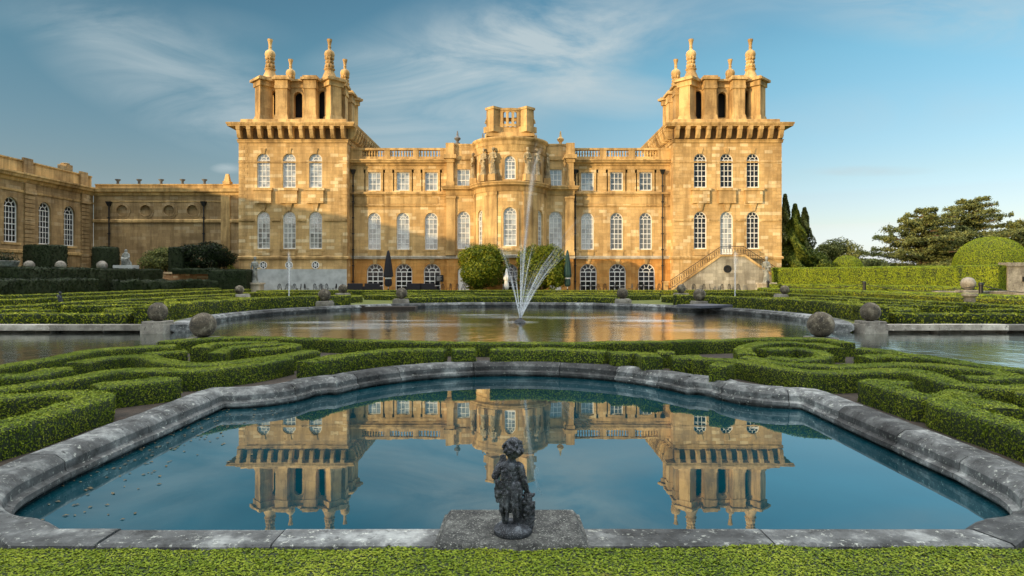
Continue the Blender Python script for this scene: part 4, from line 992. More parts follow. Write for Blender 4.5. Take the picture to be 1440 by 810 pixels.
cb_.sweep(ln, [(0,8.02),(.18,8.06),(.2,8.3),(.06,8.42),(0,8.44)]); cb_.sweep([(x0+2,0),(x1-2,0)], [(0,10.35),(.05,10.37),(.06,10.5),(0,10.52)])
cb_.box(-32.9, -31.9, -.2, .02, .2, 11.1); cb_.box(-32.8, -32.0, .0, .8, 12.4, 12.75)
cb_.hexa([(-32.7,.1,12.75),(-32.1,.1,12.75),(-32.1,.7,12.75),(-32.7,.7,12.75),(-32.55,.25,13.6),(-32.25,.25,13.6),(-32.25,.55,13.6),(-32.55,.55,13.6)])
cb_.build('cornice', M['stone_trim'], sc)
for px in (165, 195, 226, 256, 287):
    q = MB(); q.lathe([(.16,12.4),(.13,12.75),(.3,12.95),(.3,13.02)], (px-720)*72.9/900, .5, 10); q.build('vent_cowl', M['lead'], sc, smooth=.8)
for px in (154, 287): x = (px-720)*72.4/900; pipe(sc, [(x,-.2,10.0),(x,-.2,.3)], (x,-.2,10.4))
# ================================================================== box hedges of the near parterre
HZ = .48; NG = 'clipped box scrolls of the near parterre'
def near(label, px, w=.42, leaf=.030, dens=5200, clamp=True):
    pts = [G(x, y, HZ) for x, y in px]
    if min(p[1] for p in pts) < 11: leaf, dens = .023, 8500
    return hedge('box_hedge', label, 'hedge', pts, w*.88, .18, HZ+.02, M['hedge_near'], leaf, dens, .1, .02, NG, True, 5.12 if clamp else 0)
near('long low box hedge bounding the shaded end of the parterre along the dark canal', [(-70,531),(0,517),(76,505),(137,493),(200,489),(247,487)], .4)
near('very long thin box hedge running along the back of the parterre before the fountain pool', [(226,482),(272,478.5),(336,475.5),(440,477.5),(560,481),(720,483.5),(880,482.5),(1000,479.5),(1100,477),(1160,478),(1192,484)], .4)
near('short blunt box hedge curling beside the dark canal border', [(-20,531),(40,529),(70,522),(100,519)], .5)
near('slender wavy box hedge with a leaf-shaped tip in the dark-canal half of the parterre', [(104,513),(140,506),(195,501.5),(245,511),(290,513.5),(350,508),(400,501),(440,494)], .42)
near('long serpentine box hedge with a tall front face rising from the shaded corner', [(-20,551),(76,538),(122,530),(171,522),(260,523),(305,519),(366,511),(400,504.5)], .46)
near('box hedge pointing to the middle from behind the shaded coping curve', [(430,511),(470,503),(537,494),(580,493),(626,493.5)], .42)
near('thin short tail of box hedge between two waves near the dark canal', [(205,499),(230,497),(262,495)], .34)
near('outer ring of the small box spiral near the ball on the dark canal', [(281,491),(295,485),(330,482.5),(390,482.5)], .4)
near('inner curl of the small box spiral near the ball on the dark canal', [(305,499),(318,491),(355,487),(402,485),(412,488),(385,491),(350,493)], .36)
near('blunt-ended box hedge arm resting against the shaded side of the pool', [(135,545),(200,538),(255,533)], .55)
near('big horseshoe of box hedge at the shaded corner of the pool', [(-40,563),(30,558),(90,554),(132,559),(110,573),(50,588),(-40,611)], .46)
near('long box hedge bordering the bright canal on the sunny end of the parterre', [(1208,491),(1240,494),(1275,499.5),(1330,506.5),(1366,513),(1440,522),(1510,531)], .42)
near('short hooked box hedge behind the bright canal border', [(1212,504),(1245,501.5),(1276,506)], .38)
near('upper flowing box wave that ends in a hook near the bright canal', [(1050,503),(1100,512),(1180,516),(1270,513),(1330,517),(1390,523),(1420,529),(1400,533),(1355,532)], .4)
near('long lower box wave sweeping above the sunny side of the pool', [(975,505),(1035,508),(1080,515),(1110,520.5),(1165,525),(1270,522),(1310,530),(1350,541),(1400,545),(1470,546)], .46)
near('outer ring of the large box spiral near the ball on the bright canal', [(1050,500),(1046,490),(1070,484.5),(1107,482.5),(1155,485),(1176,491)], .38)
near('inner curl of the large box spiral near the ball on the bright canal', [(1080,504),(1120,507),(1150,504),(1157,498),(1120,491),(1072,494)], .36)
near('small square block of box standing beside the sunny coping curve', [(1004,514),(1027,516)], .5)
near('narrow horseshoe of box hedge beside the sunny straight coping', [(1281,541.5),(1240,538),(1205,541),(1215,548),(1262,555),(1322,560),(1356,553)], .4)
near('big curled box hedge at the sunny corner of the pool', [(1413,578),(1400,571),(1370,566),(1345,562),(1330,568),(1352,576),(1407,594),(1490,618)], .44)
near('box hedge end showing at the far sunny corner of the parterre', [(1430,552),(1490,558)], .5)
near('straight box hedge over the crown of the pool arc', [(690,492.5),(770,492.5),(851,495.5)], .42)
near('short box hedge segment left of the gap over the pool arc', [(636,493),(668,492.5)], .42)
near('little cube of box beside the gap near the sunny arc', [(858,497.5),(884,497)], .5)
near('slanting short box hedge following the sunny arc', [(892,496.5),(908,499),(918,504)], .42)
near('tiny rounded box tuft between two slanting hedges near the sunny arc', [(925,496),(948,496.5)], .42)
near('leaf-shaped box hedge leading from the arc to the sunny waves', [(944,503.5),(985,504)], .42)
EX = 'box hedges beside the near pool outside the parterre scrolls'
for sgn in (-1, 1):
    for k, pts in enumerate(([(5.4,5.9),(6.6,6.3),(8.2,5.6)], [(5.3,4.6),(6.3,5.0),(7.4,4.4),(8.4,4.7)], [(8.5,2.2),(8.4,5.0),(8.6,8.5)], [(5.0,3.2),(6.2,3.6),(7.6,2.9)])):
        hedge('box_hedge', 'low clipped box hedge beside the near pool beyond the camera side scrolls', 'hedge', [(sgn*x, y) for x, y in pts], .38, .18, HZ+.02, M['hedge_near'], .03, 4500, .1, .02, EX, True)
# clipped hedge right before the camera
hedge('foreground_hedge', 'broad flat clipped box hedge along the bottom edge in front of the pool', 'hedge', [(-5.5, 3.18), (-2, 3.18), (2, 3.18), (5.5, 3.18)], 1.34, .0, .375, M['hedge_near'], .017, 21000, .06, .02, None, True, 0, .05)

# ================================================================== far parterres
FG = 'clipped box hedges of the far parterres'
def fh(label, pts, w=.5, z1=.62, leaf=.07, dens=800, smooth=True, mat='hedge_far', step=.3, z0=.18, rough=.05):
    return hedge('box_hedge', label, 'hedge', pts, w, z0, z1, M[mat], leaf, dens, step, rough, FG, smooth)
def ring_pts(r, a0, a1, n=14): return [(circ_c[0]+r*math.cos(math.radians(a0+(a1-a0)*k/n)), circ_c[1]+r*math.sin(math.radians(a0+(a1-a0)*k/n))) for k in range(n+1)]
fh('tall box hedge curving behind the fountain pool coping on the shaded bank', ring_pts(14.35, 200, 134), .75, .82)
fh('tall box hedge curving behind the fountain pool coping on the sunny bank', ring_pts(14.35, -20, 46), .75, .82)
for sgn, sh in ((-1, 'shaded'), (1, 'sunny')):
    fh(f'straight box hedge behind the canal coping on the {sh} bank beside the ball', [(sgn*14.2, 23.9), (sgn*19, 23.9)], .55, .58, smooth=False)
    fh(f'straight box hedge behind the canal coping on the {sh} bank running out of the picture', [(sgn*19.2, 23.9), (sgn*36, 23.9)], .55, .58, smooth=False)
    fh(f'inner long straight box hedge across the {sh} far parterre', [(sgn*22.5, 27.5), (sgn*20.3, 60)], .7, .66, smooth=False)
    fh(f'middle long straight box hedge across the {sh} far parterre', [(sgn*27.5, 26), (sgn*25.2, 61)], .7, .72, smooth=False)
    fh(f'outer long straight box hedge across the {sh} far parterre', [(sgn*32.0, 26), (sgn*28.5, 62)], .7, .8, smooth=False)
    for k, (nm, pts) in enumerate((('wide S-shaped', [(15,25.5),(17,27.2),(16.2,29.5),(18.5,31),(20.5,29.2)]), ('long crescent', [(15.6,31.5),(17.5,34),(20,34.5),(21,32.2)]), ('tight curl', [(17.8,36.5),(15.6,35.2),(14.4,37),(15.6,39),(17.4,38.4)]),
                                   ('shallow wave', [(13.2,40.3),(15,41.8),(17,40.9),(19.5,42.2)]), ('small comma', [(18.8,26),(20.5,26.8),(21.2,25.4)]), ('open loop', [(12.2,41.5),(10.5,43.5),(12,45.8),(14.2,44.5)]),
                                   ('flat arc', [(19.2,36),(20.4,38.5),(19.4,41)]), ('broad hook', [(15.5,53.8),(18.5,54),(20,51)]))):
        fh(f'{nm} of box in the scrollwork of the {sh} far parterre', [(sgn*x, y) for x, y in pts], .55, .6)
fh('low straight hedge along the lawn nearest the palace terrace', [(-24, 60.5), (24, 60.5)], .9, .62, smooth=False, step=.6)
fh('low straight hedge across the middle of the palace lawn', [(-12.5, 54), (12.5, 54)], .9, .55, smooth=False, step=.6)
fh('low hedge hugging the far edge of the fountain pool', ring_pts(14.2, 60, 120), 1.0, .60, smooth=True, step=.4)
for sgn, sh in ((-1, 'shaded'), (1, 'sunny')):
    fh(f'short wavy hedge on the {sh} half of the lawn behind the fountain pool', [(sgn*2.5, 47.5), (sgn*5, 48.8), (sgn*8, 47.4), (sgn*11, 48.6)], .8, .55)
    mb = MB()   # shallow stone edging of a little lawn pool
    p = [(sgn*x, y) for x, y in ((14.8,30.6),(17.2,33),(22,33),(25.5,30.4),(25.5,27.5))]
    stone_coping('lawn_edging', f'thin pale stone edging of a lawn pool in the {sh} far parterre', catmull(p, .5), False, [(0,.1),(0,.36),(.5,.36),(.5,.1)], M['coping_pale'], 1.6, .5)

# yew walls, topiary
def block_hedge(name, label, cat, pts, w, z0, z1, mat, leaf=.12, dens=240, rough=.12):
    return hedge(name, label, cat, pts, w, z0, z1, M[mat], leaf, dens, .4, rough, None, False, 0, .12, .8)
block_hedge('yew_hedge', 'tall sunlit yew hedge wall running away from the garden pier', 'hedge', [(38.6, 50.2), (28.3, 68.2)], 1.8, .1, 2.8, 'hedge_yew', .085, 850, .10)
block_hedge('yew_hedge', 'low front hedge along the foot of the sunlit yew wall', 'hedge', [(35.6, 50), (26.4, 66.0)], .9, .1, 1.15, 'hedge_yew', .085, 700, .08)
block_hedge('low_hedge', 'long low hedge with the black chain posts behind it', 'hedge', [(23.4, 60), (26.2, 48), (30.6, 30), (31.4, 24.6)], .9, .15, .85, 'hedge_yew', .09, 480, .07)
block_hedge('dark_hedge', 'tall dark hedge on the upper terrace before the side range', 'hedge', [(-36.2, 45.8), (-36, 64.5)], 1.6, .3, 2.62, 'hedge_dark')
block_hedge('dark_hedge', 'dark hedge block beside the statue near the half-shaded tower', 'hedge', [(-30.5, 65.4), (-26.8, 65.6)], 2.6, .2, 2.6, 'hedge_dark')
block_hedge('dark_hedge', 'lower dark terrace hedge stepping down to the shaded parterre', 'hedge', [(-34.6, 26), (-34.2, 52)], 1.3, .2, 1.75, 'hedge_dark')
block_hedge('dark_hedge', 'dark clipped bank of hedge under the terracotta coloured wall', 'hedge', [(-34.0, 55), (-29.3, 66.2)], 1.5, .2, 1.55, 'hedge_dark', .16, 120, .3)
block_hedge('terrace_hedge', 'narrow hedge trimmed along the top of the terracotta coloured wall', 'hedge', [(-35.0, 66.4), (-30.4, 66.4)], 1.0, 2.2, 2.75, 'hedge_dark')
mb = MB(); mb.box(-38, -27.4, 66.95, 67.5, .2, 2.22); mb.box(-38.1, -27.4, 66.85, 67.6, 2.22, 2.4); tag(mb.build('garden_wall', M['terracotta'], bev=.02), 'low warm coloured garden wall below the dark shrubs', 'wall')
def topiary(name, label, prof, cx, cy, mat, leaf, dens, rough=.03, n=36):
    V, Q = revolve(prof, cx, cy, n, rough); Q2 = [q for q in Q]
    return solid_foliage(name, label, 'topiary', V, Q2, M[mat], leaf, dens)
def dome(r, zb, h, n=9, k=.9): return [(r*.98, .3), (r, zb)]+[(r*math.cos(PI/2*i/n)**k, zb+h*math.sin(PI/2*i/n)) for i in range(1, n)]+[(.02, zb+h)]
topiary('dome_topiary', 'huge smooth sunlit yew dome behind the hedge wall', dome(2.95, 2.6, 2.9), 43.4, 58, 'hedge_yew', .085, 850, .015)
topiary('dome_topiary', 'small rounded yew dome between the tower and the cedars', dome(1.75, 2.6, 1.75), 39.4, 75.3, 'hedge_yew', .1, 600, .03)
topiary('dome_topiary', 'dark low clump clipped round beside the small yew dome', dome(1.2, 2.0, 1.0), 37.4, 76, 'hedge_dark', .12, 160, .06)
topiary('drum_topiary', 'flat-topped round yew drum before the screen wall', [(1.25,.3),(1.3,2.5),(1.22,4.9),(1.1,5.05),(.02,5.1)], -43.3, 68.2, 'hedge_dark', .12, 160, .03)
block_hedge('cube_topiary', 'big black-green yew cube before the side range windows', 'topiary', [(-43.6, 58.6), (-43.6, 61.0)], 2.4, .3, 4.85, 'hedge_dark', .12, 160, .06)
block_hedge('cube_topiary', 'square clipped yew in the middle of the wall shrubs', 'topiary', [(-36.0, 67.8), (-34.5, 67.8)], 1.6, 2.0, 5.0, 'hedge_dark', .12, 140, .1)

# loose shrubs
def lump(name, label, cat, lumps, mat, leaf, n, trunk=None, group=None, base_r=None):
    """lumps: ellipsoids (cx, cy, cz, rx, ry, rz); leaves spread through the outer shell of each"""
    P_ = []; Nn = []
    vol = np.array([l[3]*l[4]+l[4]*l[5]+l[3]*l[5] for l in lumps]); vol = vol/vol.sum()
    for l, f in zip(lumps, vol):
        k = int(n*f); d = RNG.normal(size=(k, 3)); d /= np.linalg.norm(d, axis=1, keepdims=True)
        rad = 1-np.abs(RNG.normal(size=(k, 1)))*.14
        nz = np.array([noise.noise((a[0]*2.3+l[0], a[1]*2.3+l[1], a[2]*2.3+l[2])) for a in d])[:, None]
        P_.append(np.array(l[:3])+d*np.array(l[3:])*(rad+nz*.3)); Nn.append(d+np.array([0,0,.3]))
    root = empty(name, (lumps[0][0], lumps[0][1], 0), label, cat, group)
    me = foliage_mesh(name, [], [], leaf_quads(np.vstack(P_)-np.array([lumps[0][0], lumps[0][1], 0]), np.vstack(Nn), leaf, .8, .6))
    link('crown', me, M[mat], root)
    tb = MB(); h = lumps[0][2]; r = trunk or .12
    for k in range(4):
        a = k*1.7; tb.tube([(0,0,.1),(.12*math.cos(a),.12*math.sin(a),h*.4),(.5*math.cos(a)*lumps[0][3],.5*math.sin(a)*lumps[0][4],h*1.05)], [r, r*.7, r*.25])
    tb.build('trunk', M['bark'], root)
    return root
def rl_(cx, cy, zc, R, H, n, seed):
    rr = random.Random(seed); out = [(cx, cy, zc, R*.66, R*.66, H*.68)]
    for k in range(n):
        a = rr.uniform(0, 2*PI); b = rr.uniform(-.7, 1.2); s = rr.uniform(.24, .5)
        out.append((cx+R*.68*math.cos(a)*math.cos(b), cy+R*.68*math.sin(a)*math.cos(b), zc+H*.66*math.sin(b), R*s, R*s, H*s*.95))
    return out
lump('round_tree', 'leafy green round tree beside the white door and closed white parasol', 'tree', rl_(-3.1, 65.6, 2.55, 2.55, 2.8, 30, 3), 'shrub', .2, 22000)
lump('round_tree', 'leafy round tree with yellow-lit top beside the closed green parasol', 'tree', rl_(3.05, 65.6, 2.7, 2.5, 3.0, 30, 8), 'shrub', .2, 23000)
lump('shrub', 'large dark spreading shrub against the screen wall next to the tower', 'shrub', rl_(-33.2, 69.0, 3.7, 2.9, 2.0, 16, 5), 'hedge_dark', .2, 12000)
lump('shrub', 'mid green shrub against the screen wall behind the square clipped yew', 'shrub', rl_(-37.6, 69.6, 3.6, 2.4, 1.6, 14, 6), 'cedar', .18, 7000)
lump('shrub', 'small bright shrub at the foot of the half-shaded tower', 'shrub', rl_(-29.8, 68.8, 1.9, 1.2, 1.3, 8, 9), 'shrub', .15, 2500)

# trees beyond the hedge
def conifer(label, x, y, R, H, n, seed, mat='cypress', leaf=.28):
    rr = random.Random(seed); P_ = []; Nn = []
    root = empty('cypress', (x, y, 0), label, 'tree', 'columnar conifers beside the tower')
    for k in range(n):
        t = rr.random()**.8; a = rr.uniform(0, 2*PI); w = R*(1-t**1.7)*(.65+.35*math.sin(t*25+a*3))+.12
        f = noise.noise((math.cos(a)*2+seed, math.sin(a)*2, t*H*.45))*.35
        rad = w*(1-abs(rr.gauss(0, .15))+f); P_.append((rad*math.cos(a), rad*math.sin(a), .4+t*H)); Nn.append((math.cos(a), math.sin(a), .5))
    link('crown', foliage_mesh('cypress', [], [], leaf_quads(np.array(P_), np.array(Nn), leaf, .7, .5)), M[mat], root)
    tb = MB(); tb.tube([(0,0,0),(0,0,H*.9)], [.25, .05]); tb.build('trunk', M['bark'], root)
conifer('tall dark columnar conifer close against the sunlit tower', 33.5, 78.5, 1.5, 11.6, 9000, 1, 'cedar')
conifer('bushy sunlit columnar conifer beside the tower', 32.4, 73.2, 1.85, 9.8, 16000, 2)
conifer('pointed dark conifer behind the sunlit columnar one', 35.2, 77, 1.7, 9.8, 9000, 3, 'cedar')
def cedar(label, x, y, H, R, tiers, n, seed, lean=0, bare=0.25, group='cedars beyond the yew hedge', leaf=.34):
    rr = random.Random(seed); root = empty('cedar', (x, y, 0), label, 'tree', group); tb = MB()
    tb.tube([(0,0,-.5),(lean*.3,0,H*.4),(lean,0,H*.75),(lean*1.1,0,H*.97)], [.55, .42, .25, .06], 8); P_ = []; Nn = []
    for t in range(tiers):
        f = t/(tiers-1); z = H*(bare*.5+(1-bare*.5)*f*.96); rad = R*(1-f**2.0*.72)*rr.uniform(.62, 1.1); nb_ = rr.randint(4, 6); a0 = rr.uniform(0, 6)
        for b in range(nb_):
            a = a0+2*PI*b/nb_+rr.uniform(-.4, .4); ln = rad*rr.uniform(.6, 1.08); up = rr.uniform(-.02, .16)
            bx0 = lean*min(1, z/(H*.75)); p0 = Vector((bx0, 0, z)); p1 = p0+Vector((math.cos(a)*ln, math.sin(a)*ln, ln*up)); mid = (p0+p1)/2+Vector((0,0,.05*ln))
            tb.tube([p0, mid, p1], [.14, .09, .02], 5)
            m_ = int(n*ln/(R*tiers*4.5)); wv = ln*.28
            for q in range(m_):
                s = rr.random()**.65; c = p0.lerp(p1, s); off = rr.gauss(0, 1)*wv*(1-.55*s)*.8
                cl = noise.noise((c.x*1.1+seed, c.y*1.1+off, z))
                if cl < -.12: continue
                P_.append((c.x-math.sin(a)*off, c.y+math.cos(a)*off, c.z+rr.gauss(0, .15)+.05*ln-abs(off)*.12+cl*.45)); Nn.append((rr.gauss(-.3,.6), rr.gauss(-.3,.6), .8))
    tb.build('trunk', M['bark'], root)
    link('crown', foliage_mesh('cedar', [], [], leaf_quads(np.array(P_), np.array(Nn), leaf, .35, .55)), M['cedar'], root)
cedar('broad layered cedar whose lower boughs hang over the yew hedge', 54.6, 85, 10.8, 8.0, 15, 130000, 4, 0, .2, leaf=.25)
cedar('tallest cedar with a flat crown and bare upper trunk', 62.0, 88, 12.4, 8.6, 14, 140000, 12, .8, .3, leaf=.25)
cedar('cedar half cut off by the picture edge behind the huge dome', 69.5, 87, 9.4, 7.0, 11, 80000, 22, leaf=.25)
cedar('small distant cedar behind the small yew dome', 58.5, 118, 7.6, 6, 9, 35000, 31)
def dectree(label, x, y, H, R, seed, n=9000, mat='cedar', leaf=.4):
    l = rl_(x, y, H*.62, R, H*.38, 14, seed); lump('broadleaf_tree', label, 'tree', l, mat, leaf, n, .35, 'distant trees on the horizon')
dectree('grey-green spreading tree above the small yew dome', 40.6, 79.8, 6.9, 2.8, 41, 9000, 'cedar', .22)
dectree('small distant dark tree next to the broad cedar', 62.5, 114, 5.4, 4.2, 42, 6000)
dectree('pale bushy tree between the conifers and the small dome', 35.4, 74.8, 5.2, 1.9, 43, 8000, 'cypress', .2)
mb = MB(); m_ = M['hedge_dark']
V = []; Q = []
for k in range(121):
    x = -400+k*8; h = 4.0+3*noise.noise((x*.02, 3, 0))+2*noise.noise((x*.11, 9, 0)); V += [(x, 420, -1), (x, 420, h), (x, 445, h*.7)]
for k in range(120): Q += [(k*3, (k+1)*3, (k+1)*3+1, k*3+1), (k*3+1, (k+1)*3+1, (k+1)*3+2, k*3+2)]
Pn, Nn = scatter(V, Q, .6); me = foliage_mesh('far', V, Q, leaf_quads(Pn+RNG.normal(size=Pn.shape)*.5, Nn, 2.0))
tag(link('distant_woodland', me, M['hedge_far']), 'far off wooded skyline on the horizon beyond the trees', 'woodland', kind='stuff')

# ================================================================== stone balls on plinths
def sphere_mesh(r, seed, n=26):
    mb = MB(); pr = [(r*math.sin(PI*k/16), -r*math.cos(PI*k/16)) for k in range(17)]; pr[0] = (0, -r); pr[-1] = (0, r); mb.lathe(pr, n=n)
    mb.v = [tuple(c*(1+.05*noise.noise((p[0]*5+seed, p[1]*5, p[2]*5))) for c in p) for p in mb.v]
    return mb.mesh('stone_ball', smooth=1.2)
ball_me = [sphere_mesh(1.0, s) for s in (1, 5, 9)]
for me in ball_me: me.materials.append(M['ballstone'])
ball_w = [m.copy() for m in ball_me]
for me in ball_w: me.materials.clear(); me.materials.append(M['coping_pale'])
def ball(label, x, y, z, r, plinth=None, pl_label=None, mats=ball_me, group='stone balls round the parterre', pm='coping_pale'):
    o = link('stone_ball', mats[int(abs(x*7)) % 3], None, None, (x, y, z+r*.96), x); o.scale = (r, r, r); tag(o, label, 'ball', group)
    if plinth:
        hw, z0 = plinth; pb = MB(); pb.tone = .5; pb.box(-hw, hw, -hw, hw, z0, z-.08-.02); pb.box(-hw*.92, hw*.92, -hw*.92, hw*.92, z-.1, z)
        p = pb.build('plinth', M[pm], None, (x, y, 0), bev=.02); tag(p, pl_label, 'plinth', 'plinths under the stone balls')
ball('lichened stone ball on a pale plinth at the mouth of the dark canal', -12.45, 22.5, .42, .33, (.40, -.2), 'square pale plinth under the ball at the mouth of the dark canal')
ball('mossy brown stone ball half sunk behind the hedge near the dark canal', -8.25, 17.1, .36, .335, (.36, 0), 'plinth hidden behind the hedge under the mossy ball')
ball('lichened stone ball on a pale plinth at the mouth of the bright canal', 12.6, 22.5, .42, .33, (.40, -.2), 'square pale plinth under the ball at the mouth of the bright canal')
ball('cracked dark stone ball standing behind the hedge near the bright canal', 8.3, 17.2, .36, .345, (.36, 0), 'plinth hidden behind the hedge under the cracked ball')
BG = 'small stone balls round the fountain basins'
for sgn, sh in ((-1, 'shaded'), (1, 'sunny')):
    ball(f'small stone ball at the inner side of the {sh} basin rim', sgn*12.8, 48.4, .7, .34, (.5, .1), f'plinth at the inner side of the {sh} basin rim', group=BG)
    ball(f'small stone ball at the outer side of the {sh} basin rim', sgn*20.7, 48.6, .62, .34, (.6, .1), f'plinth at the outer side of the {sh} basin rim', group=BG)
    ball(f'stone ball at the {sh} corner where basin meets fountain pool', sgn*10.9, 37.2, .55, .36, (.45, .1), f'plinth at the {sh} corner where basin meets fountain pool', group=BG)
    ball(f'stone ball on the {sh} half of the far fountain pool edge', sgn*7.0, 40.6, .55, .36, (.5, .1), f'plinth on the {sh} half of the far fountain pool edge', group=BG)
for k, (x, y, lab) in enumerate(((-43.6, 57.8, 'white ball top showing over the dark hedge before the yew cube'), (-41.2, 58.4, 'white ball top showing over the dark hedge beyond the yew cube'), (-37.6, 58.7, 'white ball top showing over the dark hedge before the yew drum'))):
    ball(lab, x, y, 2.5, .45, (.4, .2), 'hidden pier under the '+lab, ball_w, 'white balls over the dark terrace hedge')
# sunny corner: pier, low wall, balls, baluster
mb = MB(); mb.box(38.9, 46, 50.2, 51.0, .2, 2.75); mb.box(38.8, 46, 50.1, 51.1, 2.75, 3.05)
gp = empty('garden_pier', (0, 0, 0), 'pale sunlit stone garden pier with a dark plaque at the hedge end', 'wall'); mb.build('pier', M['coping_pale'], gp, bev=.02)
mb = MB(); mb.box(40.0, 41.6, 50.12, 50.18, 1.55, 1.95); mb.build('plaque', M['iron'], gp, bev=.01)
mb = MB(); mb.box(31.9, 38.6, 48.0, 48.6, .1, .75); mb.box(31.9, 38.6, 47.95, 48.65, .75, .86); tag(mb.build('low_wall', M['coping_pale'], bev=.02), 'low pale wall between the two sunlit balls', 'wall')
ball('pale sunlit ball with a dark shadow on the baluster pier', 33.0, 46.3, .98, .48, (.62, .1), 'pale square plinth of the sunlit baluster pier', ball_w, 'sunlit balls by the garden pier')
ball('pale ball before the garden pier', 37.6, 46.3, .9, .42, (.75, .1), 'rough square plinth before the garden pier', ball_w, 'sunlit balls by the garden pier')
mb = MB(); mb.lathe([(.42,.1),(.42,.25),(.2,.32),(.17,.5),(.26,.75),(.22,.9),(.36,1.0),(.36,1.1)], 0, 0, 14); tag(mb.build('baluster_pedestal', M['coping_pale'], None, (23.1, 32.3, 0), smooth=.7), 'pale turned stone pedestal standing in the sunny parterre', 'pedestal')
# chain posts
posts = [(26.6, 52.0), (29.2, 42.2), (31.4, 43.2), (34.4, 46.9)]
posts = [(25.2, 63.0), (28.9, 52.5), (31.8, 43.4), (34.2, 36.0)]
for k, ((x, y), lab) in enumerate(zip(posts, ('black chain post nearest the tower behind the low hedge', 'black chain post before the middle of the yew wall', 'black chain post beside the baluster pier', 'black chain post furthest from the tower'))):
    mb = MB(); mb.lathe([(.13,.1),(.13,1.35),(.16,1.38),(.16,1.46),(.1,1.55),(0,1.56)], n=10)
    p = mb.build('chain_post', M['iron'], None, (x, y, 0), smooth=.7); tag(p, lab, 'post', 'black chain posts')
    if k < 3:
        x2, y2 = posts[k+1]; q = MB(); q.tube([((x2-x)*t/10, (y2-y)*t/10, 1.35-1.9*(t/10)*(1-t/10)) for t in range(11)], .025, 5); q.build('chain', M['iron'], p)
# slab and cascade
mb = MB(); mb.box(-1.2, 1.2, -.9, .9, .28, .42); tag(mb.build('stone_slab', plain('slate', (.06,.065,.08), .6), None, (10.6, 35.2, 0), .5, bev=.02), 'flat dark slate slab lying on the sunny bank of the fountain pool', 'slab')
mb = MB(); mb.box(-2.6, 2.6, -.5, .5, -.1, .18); mb.box(-1.5, -.4, -.52, .5, .0, .26); tag(mb.build('cascade_step', M['soil'], None, (-8.3, 38.2, 0), bev=.03), 'dark mossy cascade step on the shaded side of the fountain pool', 'step')

# ================================================================== statues
tall = robed(1)
me_a = figure('garden_statue', tall, .03, .06, .12, 2); me_b = figure('garden_statue', robed(-1), .03, .06, .12, 2)
for x, y, me, lab, lab2, rz in ((-26.6, 66.2, me_a, 'pale draped statue on a square pedestal near the dark hedge block', 'square stone pedestal under the statue by the dark hedge block', .3), (26.3, 66.2, me_b, 'pale draped statue on a square pedestal before the staircase', 'square stone pedestal under the statue before the staircase', -.3)):
    pb = MB(); pb.box(-.78,.78,-.78,.78,.2,.4); pb.box(-.68,.68,-.68,.68,.4,1.12); pb.box(-.8,.8,-.8,.8,1.12,1.3)
    tag(pb.build('pedestal', M['stone_pale'], None, (x, y, 0), bev=.02), lab2, 'pedestal', 'pedestals of the draped statues')
    o = link('statue', me, M['statue_white'] if not me.materials else None, None, (x, y, 1.28), rz); tag(o, lab, 'statue', 'draped garden statues')
seat = [((0,0,.3),.42,(0,0,.5),.36), ((0,.05,.6),.28,(0,.0,1.15),.24), ((-.2,0,1.15),.11,(.2,0,1.15),.11), ((0,0,1.2),.09,(0,-.02,1.35),.09), ((0,-.03,1.45),.15,(0,-.02,1.5),.15), ((.15,-.1,.6),.17,(.2,-.5,.6),.13), ((.2,-.5,.6),.13,(.2,-.5,.1),.09), ((-.15,-.1,.6),.17,(-.2,-.5,.65),.13), ((-.2,-.5,.65),.13,(-.2,-.45,.1),.09),
        ((.26,0,1.12),.09,(.36,-.15,.8),.07), ((.36,-.15,.8),.07,(.15,-.4,.75),.05), ((-.26,0,1.12),.09,(-.38,-.1,.8),.07), ((-.38,-.1,.8),.07,(-.2,-.4,.8),.05), ((0,.1,.1),.5,(0,.1,.2),.45)]
o = link('statue', figure('seated_statue', seat, .035, .05, .12, 2), M['statue_white'], None, (-39.8, 66.0, 3.1), .2); tag(o, 'small pale seated statue before the screen wall beside the yew drum', 'statue')
pb = MB(); pb.box(-.8,.8,-.5,.5,.2,2.7); pb.box(-1.0,1.0,-.6,.6,2.7,3.1); tag(pb.build('pedestal', M['plaster'], None, (-39.8, 66, 0), bev=.02), 'pale pedestal of the small seated statue', 'pedestal')
